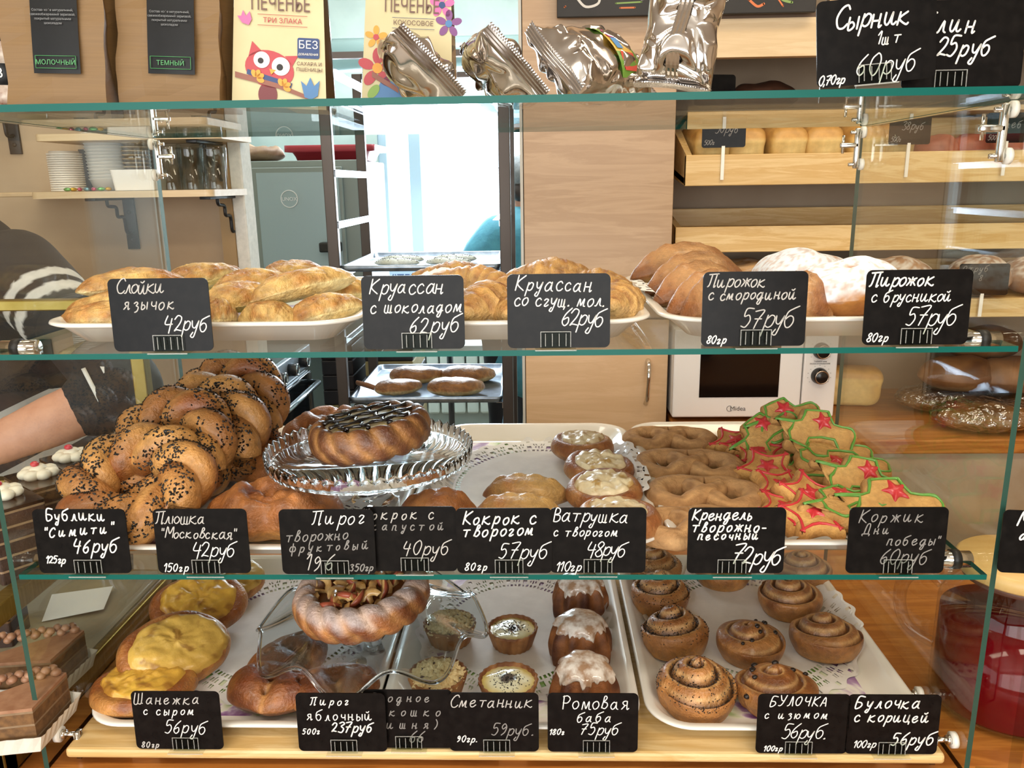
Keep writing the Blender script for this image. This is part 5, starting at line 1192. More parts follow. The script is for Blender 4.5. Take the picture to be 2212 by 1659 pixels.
mb = MB(); mb.tube([(.149+.0075*math.cos(a), -.0006, .0355+.0075*math.sin(a)) for a in (PI*.35+1.55*PI*i/20 for i in range(21))], .0006, 6); mb.build('logo_ring', mat('logo_grey', '#4a4846', .4), mw)
for i, s in enumerate(('ТАЙМЕР мин', 'РАЗМОРАЖИВАНИЕ')): ptext(s, .0052, mat('logo_grey', '#4a4846', .4), mw, (.374, -.0008, .158-i*.006), name='panel_print')
# bread rack: sloping pine trays one above the other
def rack_tray(label, x0, x1, yf, zf0, zf1, yb, zb):
    t = thing('bread_rack_shelf', label, 'bread shelf', (0, 0, 0), group='sloping pine bread shelves')
    MB().box((x0, yf, zf0), (x1, yf+.02, zf1), 0, .002).build('front_board', PINE, t, smooth=False)
    mb = MB()
    mb.add([(x0, yf+.02, zf0+.005), (x1, yf+.02, zf0+.005), (x1, yb, zf0+.04), (x0, yb, zf0+.04), (x0, yf+.02, zf0+.02), (x1, yf+.02, zf0+.02), (x1, yb, zf0+.055), (x0, yb, zf0+.055)], [(3, 2, 1, 0), (4, 5, 6, 7), (0, 1, 5, 4), (2, 3, 7, 6), (0, 4, 7, 3), (1, 2, 6, 5)]); mb.build('bottom_board', PINE, t, smooth=False)
    MB().box((x0+.02, yb, zf0+.03), (x1, yb+.018, zb), 0, .002).build('back_board', PINE, t, smooth=False)
    mb = MB(); V = [(x0, yf+.001, zf0), (x0, yb+.018, zf0+.03), (x0, yb+.018, zb), (x0, yf+.001, zf1), (x0+.018, yf+.02, zf0), (x0+.018, yb, zf0+.03), (x0+.018, yb, zb), (x0+.018, yf+.02, zf1)]
    mb.add(V, [(0, 3, 2, 1), (4, 5, 6, 7), (2, 3, 7, 6), (0, 4, 7, 3), (0, 1, 5, 4), (1, 2, 6, 5)]); mb.build('side_board', PINE, t, smooth=False); return t
rack_tray('upper pine bread shelf holding a row of pale tin loaves', .372, 2.2, 2.10, 1.566, 1.641, 2.35, 1.736)
rack_tray('middle pine bread shelf below the tin loaves', .362, 2.2, 2.16, 1.396, 1.462, 2.42, 1.50)
rack_tray('lower pine bread shelf with floury round loaves', .80, 2.2, 1.99, 1.246, 1.292, 2.30, 1.36)
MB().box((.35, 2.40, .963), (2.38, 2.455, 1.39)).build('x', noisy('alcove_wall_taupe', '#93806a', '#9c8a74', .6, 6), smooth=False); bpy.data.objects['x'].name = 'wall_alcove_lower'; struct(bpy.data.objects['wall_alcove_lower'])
LOAF = dough('loaf_crust', .5, .16, 40, .3, .002)
def tin_loaf(seed):
    w, l, h = .096, .19, .105; t = thing('tin_loaf', 'x', 'loaf', group='pale tin loaves in a row')
    def pos(u, v):
        ca, sa = math.cos(u), math.sin(u); s = math.sin(-PI/2+PI*v); r = max(0, math.cos(-PI/2+PI*v))**.28; q = .30
        x = w/2*r*math.copysign(abs(ca)**q, ca); y = l/2*r*math.copysign(abs(sa)**q, sa); zz = h*(.5+.5*math.copysign(abs(s)**.55, s)); k = 1+.06*sst(.55, .8, zz/h)-.04*(1-zz/h)
        p = Vector((x*k, y*k, zz+.008*sst(.7, 1, zz/h)*(1-(x/w*2)**2))); return p+Vector((nz(p, 25, seed), nz(p, 25, seed+1), nz(p, 25, seed+2)))*.0022
    V, F, UV = shell(pos, 64, 34); mk('crust', V, F, LOAF, t, [mix(mix(C('#e2bd74'), C('#cf9d50'), .4+.9*fbm(p, 16, seed)), C('#b8803a'), .8*sst(.74, .86, p.z/h)) for p in V]); return t
tl = tin_loaf(1)
names = ['first', 'second', 'third', 'fourth', 'fifth', 'sixth']
for i, px in enumerate((1520, 1598, 1678, 1758, 1840, 1908)):
    P = onY(px, 330, 2.25); put(tl, (P.x, 2.25, 1.606), (rad(7, 0, 3*(-1)**i)), f'pale tin loaf, {names[i]} from the left on the upper bread shelf', 1.0, i == 0)
def round_loaf(seed, L, W, h, c1, c2, flour=0, group='round loaves on the bread shelves', name='round_loaf'):
    t = thing(name, 'x', 'loaf', group=group)
    def col(p, u, v):
        c = mix(C(c1), C(c2), .4+.9*fbm(p, 14, seed)); return mix(c, C('#d9cbb6'), flour*sst(.4, .7, v+.3*nz(p, 40, seed))*sst(-.3, .3, fbm(p, 70, seed)))
    bun('crust', L, W, h, .38, lambda p, u, v: (p.x, p.y, p.z+.003*math.sin(p.x*70)*sst(.6, .9, v)), col, LOAF if not flour else SUG, t, 56, 28, .7, seed, .03); return t
rl = round_loaf(3, .13, .12, .085, '#b5694a', '#8a4630'); fl = round_loaf(5, .20, .15, .10, '#a5764a', '#7b5130', .75); dl = round_loaf(7, .22, .13, .09, '#8a5a30', '#5d3517')
for i, (px, lab) in enumerate(((2020, 'reddish round loaf right of the tin loaves'), (2090, 'second reddish round loaf on the upper bread shelf'), (2165, 'reddish round loaf at the right end of the upper bread shelf'))): put(rl, (onY(px, 330, 2.24).x, 2.24, 1.606), rad(6, 0, 40*i), lab, .95, i == 0)
for i, (px, py, lab, s) in enumerate(((1930, 600, 'floury round loaf behind the right price tag of 57', 1.0), (2110, 610, 'floury round loaf with dark crust at the right edge', 1.0), (2235, 600, 'floury round loaf cut off by the right edge of the photo', .95))): P = onY(px, py, 2.13); put(fl, (P.x, 2.13, 1.281), rad(3, 0, 50*i), lab, s, i == 0)
o = put(dl, (.93, 2.19, 1.283), rad(3, 0, 20), 'dark smooth loaf behind the floury loaf, left end of lower shelf', .9, True)
bg = round_loaf(9, .42, .075, .06, '#b98a4e', '#8f5f2c', .25, 'long loaves below the middle shelf', 'baguette')
sup = thing('bread_support_board', 'pine board under the long loaves below the middle bread shelf', 'bread shelf', (0, 0, 0)); MB().box((.37, 2.10, 1.288), (1.0, 2.395, 1.304), 0, .002).build('board', PINE, sup, smooth=False)
put(bg, (onY(1690, 580, 2.2).x, 2.2, 1.305), rad(0, 0, 2), 'long crusty loaf lying below the middle bread shelf', 1, True); put(bg, (onY(1600, 580, 2.3).x, 2.31, 1.305), rad(0, 0, -3), 'long crusty loaf behind, left of the front one')
for px, Y, lab, wd_, x_ in ((1562, 2.125, 'small dark price tag clipped over the first tin loaves', '50', -.1), (1962, 2.125, 'small dark price tag clipped beside the sixth tin loaf', '38', .1), (2172, 2.115, 'small bluish price tag at the right end of tin loaf shelf', 'Хлеб', .05)):
    P = onY(px, 330, Y-.03); t = price_tag(lab, (P.x, Y-.03, 1.655), [(wd_+('руб' if wd_ != 'Хлеб' else ''), .3, .85, .5, .22, F_), ('500г', .05, .3, .9, .13, F_)], (0, 0, x_), w=.105, h=.070, hold=False, group='tags clipped on the bread shelves')
    MB().box((-.004, .0, -.075), (.004, .003, .006)).build('clip_stem', NYL, t, smooth=False)
for px, lab, wds in ((1845, 'dim price tag reading Baget behind the sugar-dusted bun', ('Багет', 'рустик')), (2120, 'dim price tag on the lower bread shelf at the right edge', ('Отруб', '38'))):
    P = onY(px, 650, 1.975); t = price_tag(lab, (P.x, 1.975, 1.30), [(wds[0], .06, .6, .25, .16, F_), (wds[1], .1, .7, .55, .15, F_)], (0, 0, -.06), w=.115, h=.075, hold=False, group='tags clipped on the bread shelves')
    MB().box((-.004, .0, -.05), (.004, .003, .006)).build('clip_stem', NYL, t, smooth=False)
PLAS = glassy('crinkled_plastic_bag', '#f0eeea', 2.4, .10, .10); N, L = PLAS.node_tree.nodes, PLAS.node_tree.links
tc = N.new('ShaderNodeTexCoord'); nt = N.new('ShaderNodeTexNoise'); nt.inputs['Scale'].default_value = 45; bp = N.new('ShaderNodeBump'); bp.inputs['Strength'].default_value = 1; bp.inputs['Distance'].default_value = .02
L.new(tc.outputs['Object'], nt.inputs[0]); L.new(nt.outputs[0], bp.inputs['Height']); L.new(bp.outputs[0], [n for n in N if n.type == 'BSDF_GLOSSY'][0].inputs['Normal'])
def wrapped(seed):
    t = round_loaf(seed, .24, .15, .06, '#a8743c', '#70441c', 0, 'breads wrapped in clear plastic', 'wrapped_bread')
    bun('plastic_bag', .27, .175, .072, .38, lambda p, u, v: (p.x, p.y, p.z+.004*nz(p, 60, seed)), lambda p, u, v: (1, 1, 1), PLAS, t, 64, 30, .6, seed, .05); return t
wb = wrapped(3)
for i, (px, py, Y, sc, rz, lab) in enumerate(((2130, 905, 1.99, 1.0, 3, 'flat bread in shiny clear plastic on the oak board at right'), (2040, 885, 2.16, .95, -5, 'plastic-wrapped bread behind the front one, at its left'), (2230, 880, 2.13, 1.0, 8, 'plastic-wrapped bread at the right edge of the photo'))):
    P = onY(px, py, Y); put(wb, (P.x, Y, .965), rad(0, 0, rz), lab, sc, i == 0)
for i, (px, Y, z, lab) in enumerate(((2080, 2.12, 1.030, 'dark wrapped loaf stacked on the plastic-wrapped breads'), (2190, 2.10, 1.030, 'dark wrapped loaf stacked at the right edge'), (2120, 2.2, 1.095, 'dark loaf topmost on the stack of wrapped breads'))): put(dl, (onY(px, 800, Y).x, Y, z), rad(0, 0, 12*i-8), lab, 1)
tl2 = dup(tl, (onY(1835, 870, 2.2).x, 2.24, .964), rad(0, 0, 80), 'brownish tin loaf lying beside the microwave', .95)
# fascia, chalk board, brown sign
MB().box((.345, 2.10, 1.866), (2.2, 2.13, 1.952)).build('trim_1', BEAM, smooth=False); struct(bpy.data.objects['trim_1'])
MB().box((.345, 2.10, 1.952), (2.2, 2.46, 1.962)).build('trim_2', mat('dark_shelf_top', '#5a4634', .6), smooth=False); struct(bpy.data.objects['trim_2'])
t = thing('chalk_menu_board', 'black chalk menu board with coloured chalk strokes above the alcove', 'menu board', (0, 2.085, 1.958))
MB().box((.052, -.012, 0), (.657, 0, .30), 0, .002).build('board', noisy('chalkboard', '#191816', '#232120', .6, 9), t, smooth=False)
for nm, c, ss in (('white_chalk', '#c9c7c2', (((.10, .040), (.12, .022), (.15, .030), (.15, .06)), ((.36, .03), (.40, .012), (.45, .03)), ((.25, .035), (.30, .045)))), ('green_chalk', '#7f9a5a', (((.19, .028), (.25, .030)), ((.55, .06), (.575, .03), (.60, .022)))), ('orange_chalk', '#c9744a', (((.20, .018), (.235, .018)), ((.50, .03), (.52, .015), (.535, .02)), ((.56, .04), (.58, .014)), ((.07, .022), (.072, .024)), ((.28, .020), (.282, .022)), ((.42, .014), (.423, .016)), ((.16, .05), (.162, .05))))):
    for P_ in ss:
        mb = MB(); ribbon(mb, P_, .0028 if len(P_) > 2 else .0018, 0); mb.V = [Vector((v.x, -.0126, v.y)) for v in mb.V]; mb.build(nm+'_mark', mat(nm, c, .8), t, smooth=False)
o = MB().box((.775, 2.075, 1.951), (1.35, 2.09, 2.25), 0, .002).build('brown_sign', mat('dark_brown_board', '#33211c', .5), smooth=False); tag(o, 'dark brown sign board above the fascia at the top right', 'sign')
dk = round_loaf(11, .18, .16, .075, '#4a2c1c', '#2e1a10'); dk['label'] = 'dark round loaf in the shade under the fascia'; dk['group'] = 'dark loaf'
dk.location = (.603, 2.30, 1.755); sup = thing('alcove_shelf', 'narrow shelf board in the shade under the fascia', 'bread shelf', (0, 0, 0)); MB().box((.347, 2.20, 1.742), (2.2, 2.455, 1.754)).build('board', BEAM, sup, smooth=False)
# ---------------------------------------------------------------- left wall shelves with cups
SHW = wood('cream_shelf_board', '#d8c3a0', '#d0b891', .45, 'x', 6, 12, .02)
def wall_shelf(label, x0, x1, z, yf):
    t = thing('wall_shelf', label, 'shelf', (0, 0, 0), group='cream wall shelves'); o = [(x, y) for x, y in rrect(x1-x0, 2.36-yf, .02, 6)]
    o = [((x0+x1)/2+x, (2.36+yf)/2+y) for x, y in o]
    o = [(x, 2.359 if y > 2.335 else y) for x, y in o]; V, F = plate_geo(o, z-.017, z); mk('board', V, F, SHW, t, smooth=False); return t
def bracket(t, x, z):
    mb = MB(); mb.box((x-.017, 2.352, z-.165), (x+.017, 2.359, z-.0175), 0, .001); mb.box((x-.014, 2.15, z-.025), (x+.014, 2.355, z-.0175), 0, .001)
    mb.tube(smoothpath([(x, 2.352, z-.115), (x, 2.325, z-.115), (x, 2.318, z-.075), (x, 2.285, z-.070), (x, 2.28, z-.045), (x, 2.24, z-.040), (x, 2.235, z-.025)], 5), .0048, 8)
    for q in (.14, .06): mb.cyl((x, 2.3525, z-q), (x, 2.3495, z-q), .0055, 12)
    mb.build('iron_bracket', mat('black_iron', '#1b1b1c', .45), t)
s1 = wall_shelf('cream wall shelf carrying cups, lids and glasses on the left wall', -1.30, -.825, 1.575, 2.10); bracket(s1, -.865, 1.575); bracket(s1, -1.17, 1.575)
s2 = wall_shelf('upper cream wall shelf with a rounded corner', -1.28, -.80, 1.718, 2.12); bracket(s2, -.885, 1.718); bracket(s2, -1.49, 1.718) if 0 else None
s3 = wall_shelf('cream wall shelf cut off by the left edge of the photo', -1.75, -1.44, 1.845, 2.12); bracket(s3, -1.475, 1.845)
o = MB().box((-1.43, 2.14, 1.563), (-1.305, 2.359, 1.575), 0, .003).build('cardboard_lid', noisy('pale_cardboard', '#bfa683', '#c9b18e', .7, 20), smooth=False); tag(o, 'flat cardboard lid beside the left end of the cup shelf', 'lid')
WPL = mat('white_paper_cup', '#e2dfd8', .45); LID = mat('white_plastic_lid', '#e6e3dc', .35)
def nested(name, label, cat, x, y, z, R0, n, dz, body, m, tilt=0, parts='cup'):
    """a stack of n nested items; each one a part"""
    t = thing(name, label, cat, (x, y, z), (0, tilt, 0)); me = None
    for k in range(n):
        if me is None: o = body.build(parts, m, t); me = o
        else: o = me.copy(); COL.objects.link(o); o.parent = t
        o.location = (0, 0, k*dz)
    return t
nested('lid_stack', 'stack of white plastic cup lids with a knob on top', 'lid stack', -1.250, 2.20, 1.576, .042, 17, .0058, MB().lathe([(0, .006), (.030, .006), (.031, .010), (.036, .010), (.0365, .005), (.0425, .0045), (.0428, .0005), (.040, 0)], 40), LID, 0, 'lid')
nested('paper_cup_stack', 'tall leaning stack of white paper bowls behind the lids', 'cup stack', -1.168, 2.26, 1.576, .045, 15, .0085, MB().lathe([(0, .001), (.038, 0), (.048, .030), (.050, .031), (.050, .033), (.047, .031), (.037, .003), (0, .003)], 40), WPL, -.03, 'cup')
nested('ribbed_cup_stack', 'stack of ribbed brown paper cups behind the white box', 'cup stack', -1.095, 2.28, 1.576, .04, 12, .0105, MB().lathe([(0, .001), (.030, 0), (.038, .010), (.0385, .0065), (.0395, .0105), (.037, .0105), (.0295, .003), (0, .003)], 36), noisy('corrugated_tan', '#cbb38c', '#b89c72', .6, 60), .02, 'cup')
o = MB().lathe([(0, 0), (.0, 0)], 4); bx = thing('takeout_box', 'square white takeout box in front of the ribbed cups', 'box', (-1.040, 2.17, 1.576)); V, F = [], []
for z, k in ((0, .90), (.052, 1.0), (.052, .96), (.004, .87)): V += [(x*k, y*k, z) for x, y in rrect(.116, .09, .010, 4)]
n = len(rrect(.116, .09, .010, 4)); F = [(k*n+i, k*n+(i+1) % n, (k+1)*n+(i+1) % n, (k+1)*n+i) for k in range(3) for i in range(n)]+[tuple(reversed(range(n))), tuple(range(3*n, 4*n))]; mk('tub', V, F, LID, bx, smooth=False)
TUM = glassy('tumbler_glass', '#f8faf8', 1.0, .0, .06); g0 = None
tb_ = MB().lathe([(.026, .0), (.028, .0), (.034, .10), (.033, .114), (.028, .117), (0, .117), (0, .108), (.029, .106), (.026, .0)], 36, lobes=lambda a: 1+.015*math.cos(10*a))
for i, (px, Y, lab) in enumerate(((372, 2.17, 'upturned glass tumbler nearest the white takeout box'), (392, 2.27, 'upturned glass tumbler behind, second from the left'), (418, 2.19, 'upturned glass tumbler in the middle of the glass row'), (446, 2.27, 'upturned glass tumbler behind, second from the right'), (468, 2.20, 'upturned glass tumbler at the right end of the shelf'))):
    x = onY(px, 405, Y).x
    if g0 is None: g0 = tb_.build('glass_tumbler', TUM); 
    o = g0 if i == 0 else g0.copy()
    if i: COL.objects.link(o)
    o.location = (x, Y, 1.5755); tag(o, lab, 'glass', 'upturned glass tumblers')
rnd = random.Random(2); first = None; cols = ['#6fae6a', '#c9a63a', '#c45a7a', '#7aa8b8']; V, F, UV = shell(lambda u, v: (.010*math.cos(u)*math.sin(PI*v), .006*math.sin(u)*math.sin(PI*v), .005-.005*math.cos(PI*v)), 12, 8)
spots = ['nearest the lids', 'second from the lids', 'third from the lids', 'fourth from the lids', 'nearest the white box', 'right at the white box edge', 'in the middle of the sweets']
for i, px in enumerate((145, 158, 172, 186, 218, 234, 202)):
    P = onY(px, 405, 2.12+.01*(i % 2)); o = mk('wrapped_candy', V, F, mat('candy_wrap_%d' % (i % 4), cols[i % 4], .2, .6), None, None, True, None, (P.x, P.y, 1.5756), (0, 0, i*.9)); tag(o, ('green', 'golden', 'pink', 'blue')[i % 4]+' wrapped candy on the cup shelf, '+spots[i], 'candy', 'wrapped candies on the cup shelf')
o = MB().box((-1.292, 2.346, 1.576), (-1.252, 2.352, 1.69), 0, .001).build('black_card', mat('black_card', '#252628', .5), smooth=False); tag(o, 'black card leaning on the wall behind the lids', 'card')
# ---------------------------------------------------------------- kitchen beyond the doorway
STEEL = mat('brushed_steel', '#aab4b8', .28, 1); OV = mat('oven_grey', '#8e9a96', .45); DST = mat('dull_rack_steel', '#5a524e', .42, .7); ALU = mat('bright_aluminium', '#c3cbd6', .25, 1)
ov = thing('convection_oven', 'grey convection oven with reflecting glass door seen through the doorway', 'oven', (-.09, .27, 0))
MB().box((-1.30, 3.14, .95), (-.64, 3.75, 1.682), 0, .004).build('casing', OV, ov, smooth=False)
d = MB().box((-1.07, 3.118, 1.03), (-.70, 3.139, 1.655), 0, .004).build('door', OV, ov, smooth=False)
m = mat('oven_door_glass', '#a3bcc6', .05, Specular_IOR_Level=1.0); MB().box((-1.05, 3.112, 1.05), (-.715, 3.118, 1.635)).build('door_glass', m, d, smooth=False)  # daylight reflection painted into the pane as a pale bluish base colour
MB().box((-.80, 3.06, 1.315), (-.715, 3.118, 1.355), 0, .006).build('door_handle', mat('handle_black', '#1b1c1e', .3), d, smooth=False)
mb = MB(); mb.tube([(-.92+.034*math.cos(a), 3.110, 1.53+.034*math.sin(a)) for a in (2*PI*i/32 for i in range(32))], .0022, 6, True); mb.build('logo_ring', mat('logo_white', '#f4f8fa', .4), d); ptext('UNOX', .021, mat('logo_white', '#f4f8fa', .4), d, (-.92, 3.109, 1.523), name='maker_logo')
o = thing('red_crate', 'red plastic crate lying on top of the oven', 'crate', (-.86, 3.63, 1.683)); V, F = [], []
prof = [(.30, .22, 0), (.32, .24, .035), (.38, .30, .036), (.38, .30, .062), (.36, .28, .062), (.30, .22, .008)]
for a, b_, z in prof: V += [(x, y, z) for x, y in rrect(a, b_, .02, 4)]
n = 20; F = [(k*n+i, k*n+(i+1) % n, (k+1)*n+(i+1) % n, (k+1)*n+i) for k in range(5) for i in range(n)]+[tuple(reversed(range(n))), tuple(range(5*n, 6*n))]; mk('tub', V, F, mat('crate_red', '#a8323c', .4), o)
PB = noisy('brown_paper', '#a58a68', '#7b5f48', .6, 12, bmp=.2)
for i, (x, lab) in enumerate(((-1.13, 'crumpled brown paper bag on the oven beside the red crate'),)):
    t = thing('paper_bag', lab, 'bag', (x-.08, 3.63, 1.683)); bun('paper', .24, .24, .07, .4, lambda p, u, v: (p.x, p.y, p.z*(1+.25*nz(p, 14, 3))), lambda p, u, v: (1, 1, 1), PB, t, 40, 20, .5, 4, .08)
# range with knobs, its front turned to the right
st_ = thing('kitchen_range', 'steel kitchen range with round knobs, at the left of the doorway', 'range', (0, 0, 0))
MB().box((-1.55, 2.56, 0), (-.90, 3.08, .985), 0, .004).build('casing', STEEL, st_, smooth=False)
MB().box((-.90, 2.56, .905), (-.885, 3.08, .985), 0, .004).build('control_panel', mat('panel_steel', '#b4c2cf', .35, .6), st_, smooth=False)
for y, z in ((2.66, .945), (2.80, .945), (2.94, .945)):
    k = MB().lathe([(0, .030), (.020, .030), (.022, .026), (.024, 0), (0, 0)], 28).build('knob', mat('knob_black', '#23262a', .3), st_, loc=(-.885, y, z), rot=(0, PI/2, 0)); MB().lathe([(.016, .0302), (.019, .033), (.022, .0302)], 28).build('knob_ring', CHR, k)
dd = MB().box((-.90, 2.58, .42), (-.884, 3.06, .885), 0, .003).build('oven_door', mat('dark_oven_glass', '#15191c', .08), st_, smooth=False); MB().tube([(-.884, 2.62, .845), (-.845, 2.62, .845), (-.845, 3.02, .845), (-.884, 3.02, .845)], .011, 10).build('rail_handle', STEEL, dd)
for y in (2.585, 3.03): MB().box((-.884, y, .43), (-.878, y+.02, .88)).build('door_stile', STEEL, dd, smooth=False)
# dark crates in two piles
CRD = noisy('dark_crate_plastic', '#211d21', '#2c262a', .45, 20); CRY = noisy('straw_crate_card', '#9a8a5e', '#a8986c', .7, 20); cb0 = {}
for px_, (X0, X1, Y0, ids) in enumerate(((-.95, -.81, 3.45, 'kkkkyyy'), (-.75, -.54, 3.42, 'kykkkyk'))):
    z = .93-.001; 
    for i, ch in enumerate(ids[:7]):
        z0 = .905-.068*(i+1); 
        t = thing('storage_crate', (('straw-coloured' if ch == 'y' else 'dark')+' shallow crate in the %s pile under the oven, %s from the top' % (('left', 'right')[px_], ('first', 'second', 'third', 'fourth', 'fifth', 'sixth', 'seventh')[i])), 'crate', ((X0+X1)/2, Y0+.2, z0), group='shallow crates piled under the oven')
        MB().box((-(X1-X0)/2, -.19, 0), ((X1-X0)/2, .19, .066), 0, .005).build('tub', CRY if ch == 'y' else CRD, t, smooth=False)
o = MB().box((-.98, 3.41, 0), (-.50, 3.86, .4285)).build('crate_plinth', mat('dark_plinth', '#26241f', .6), smooth=False); tag(o, 'low dark plinth under the piles of shallow crates', 'plinth')
o = MB().box((-1.39, 3.87, 0), (-.75, 4.02, .949)).build('oven_stand', OV, smooth=False); tag(o, 'grey stand carrying the convection oven', 'stand')
# tray trolley
rk = thing('baking_rack', 'steel baking trolley holding two trays in the doorway', 'baking rack', (0, 0, 0)); RX0, RX1, RY0, RY1 = -.695, -.105, 2.80, 3.34
for x, y in ((RX0, RY0), (RX1, RY0), (RX0, RY1), (RX1, RY1)): MB().box((x-.019, y-.015, 0), (x+.019, y+.015, 2.0), 0, .003).build('post', DST, rk, smooth=False)
for z in (.62, .82, 1.06, 1.29, 1.46, 1.63, 1.80, 1.95):
    for s, x in ((1, RX0+.019), (-1, RX1-.019)):
        mb = MB(); mb.box((x, RY0, z-.022), (x+s*.003, RY1, z+.002)); mb.box((x, RY0, z-.002), (x+s*.024, RY1, z)); mb.build('tray_rail', ALU, rk, smooth=False)
for y in (RY0, RY1): MB().box((RX0, y-.012, 1.98), (RX1, y+.012, 2.0)).build('cross_bar', DST, rk, smooth=False)
TRM = noisy('baking_tray_steel', '#8794a2', '#a9b4c2', .3, 30, metal=.9)
def bake_tray(label, z):
    t = thing('baking_tray', label, 'tray', ((RX0+RX1)/2, (RY0+RY1)/2, z), group='steel baking trays'); w, d = RX1-RX0-.046, RY1-RY0+.01; V = []; pr_ = [(0, .0), (-.004, .020), (0, .022), (.006, .020), (.010, .003)]
    for ins, zz in pr_: V += [(x, y, zz) for x, y in rrect(w-2*ins, d-2*ins, .02, 4)]
    F = [(k*n+i, k*n+(i+1) % n, (k+1)*n+(i+1) % n, (k+1)*n+i) for k in range(len(pr_)-1) for i in range(n)]+[tuple(reversed(range(n))), tuple(range((len(pr_)-1)*n, len(pr_)*n))]; mk('pan', V, F, TRM, t); return t
bake_tray('steel baking tray with pale seeded rolls, upper on the trolley', 1.2905); bake_tray('steel baking tray with browned puff pastries, lower on the trolley', .8205)
def raw_roll(seed):
    t = thing('seeded_roll', 'x', 'roll', group='pale seeded rolls on the trolley'); o = bun('dough', .165, .072, .030, .4, lambda p, u, v: (p.x, p.y*(1-.3*abs(p.x/.082)**3), p.z), lambda p, u, v: mix(C('#d9d4bf'), C('#c5bda0'), .5+nz(p, 30)), DM, t, 48, 20, .7, seed, .03)
    scatter('poppy_seeds', o, 90, .0024, SEED, lambda c, nn: max(0, nn.z-.3)*gs(c.y, .02), t, seed); return t
rw = raw_roll(2)
for i, (px, py, Y, lab) in enumerate(((857, 556, 2.92, 'pale seeded roll on the upper trolley tray, front left'), (968, 556, 2.93, 'pale seeded roll on the upper trolley tray, front right'), (868, 546, 3.05, 'pale seeded roll on the upper trolley tray, back left'), (982, 545, 3.06, 'pale seeded roll on the upper trolley tray, back right'))): put(rw, (onY(px, py, Y).x, Y, 1.2945), rad(0, 0, -3), lab, 1, i == 0)
def slab_pie(seed):
    def col(p, u, v): return mix(mix(C('#d9b880'), C('#c9a060'), .5+nz(p, 30, seed)), mix(C('#b0702e'), C('#7e4a1e'), .4+.9*fbm(p, 14, seed)), sst(.42, .58, v+.1*nz(p, 30, seed)))
    t = thing('puff_pie', 'x', 'puff pie', group='browned puff pies on the trolley'); bun('crust', .215, .13, .06, .4, None, col, FLK, t, 64, 28, .42, seed, .04); return t
sp = slab_pie(4)
for i, (px, py, Y, rz, lab) in enumerate(((860, 825, 2.92, 25, 'dark crusted puff pie on the lower trolley tray, front left'), (985, 826, 2.90, 6, 'golden puff pie on the lower trolley tray, front right'), (900, 800, 3.10, 8, 'puff pie on the lower trolley tray, back left'), (1012, 798, 3.10, 4, 'puff pie on the lower trolley tray, back right'))): put(sp, (onY(px, py, Y).x, Y, .8245), rad(0, 0, rz), lab, (.85 if i == 0 else 1), i == 0)
t = thing('wooden_spatula', 'wooden handled spatula lying on the lower trolley tray', 'spatula', (-.62, 2.93, .846), rad(0, 8, -28)); MB().tube([(-.07, 0, 0), (-.02, 0, .002), (.04, 0, 0)], lambda s: .012+.003*math.sin(s*3), 10, flat=.7).build('handle', mat('worn_handle_wood', '#8a5a36', .5), t); MB().box((.04, -.02, -.001), (.12, .02, .001)).build('blade', STEEL, t, smooth=False)
# pipe, table, box, radiator
o = MB().cyl((-1.9, 4.6, 2.255), (1.0, 4.6, 2.255), .085, 28).build('ventilation_duct', mat('duct_grey_teal', '#7d9492', .35, .3)); mb = None; tag(o, 'grey-teal round ventilation duct running under the kitchen ceiling', 'duct')
t = thing('kitchen_table', 'white topped kitchen table on dark legs below the window', 'table', (0, 0, 0)); MB().box((-.75, 4.1, .74), (.40, 4.75, .77), 0, .003).build('table_top', mat('table_white', '#d9dcd8', .4), t, smooth=False)
for x, y in ((-.70, 4.14), (.36, 4.14), (-.52, 4.70), (.36, 4.70)): MB().cyl((x, y, 0), (x, y, .739), .018, 12).build('leg', mat('dark_leg', '#23262c', .4), t)
t = thing('appliance_box', 'small white and blue printed box on the window sill', 'box', (-.83, 5.13, .876)); MB().box((-.12, -.06, 0), (.10, .06, .20)).build('carton', mat('carton_pale_blue', '#a9bbd0', .6), t, smooth=False); ptext('VITEK', .075, NAVY, t, (-.01, -.061, .11), name='maker_word')
t = thing('radiator', 'white ribbed radiator under the kitchen window', 'radiator', (0, 0, 0))
for i in range(9): MB().box((-.80+i*.085, 5.09, .12), (-.725+i*.085, 5.17, .70), 0, .015).build('rib', mat('radiator_white', '#c4cdc6', .4), t, smooth=False)
# ---------------------------------------------------------------- people
def fuse(mb, name, m, parent, voxel=.012, smooth_n=3, colf=None):
    me = bpy.data.meshes.new('t'); me.from_pydata([tuple(v) for v in mb.V], [], mb.F); ob = bpy.data.objects.new('t', me); COL.objects.link(ob)
    r = ob.modifiers.new('r', 'REMESH'); r.mode = 'VOXEL'; r.voxel_size = voxel; s = ob.modifiers.new('s', 'SMOOTH'); s.factor = .6; s.iterations = smooth_n
    dg = bpy.context.evaluated_depsgraph_get(); m2 = bpy.data.meshes.new_from_object(ob.evaluated_get(dg)); bpy.data.objects.remove(ob)
    m2.name = name; m2.materials.clear(); m2.materials.append(m); m2.polygons.foreach_set('use_smooth', [True]*len(m2.polygons))
    if colf:
        a = m2.color_attributes.new('Col', 'FLOAT_COLOR', 'POINT'); a.data.foreach_set('color', [c for v in m2.vertices for c in (*colf(v.co)[:3], 1)])
    return link(name, m2, parent)
def ball(mb, c, r, sx=1, sy=1, sz=1, n=20):
    V, F, UV = shell(lambda u, v: (c[0]+r*sx*math.cos(u)*math.sin(PI*v), c[1]+r*sy*math.sin(u)*math.sin(PI*v), c[2]-r*sz*math.cos(PI*v)), n, n//2); mb.add(V, F)
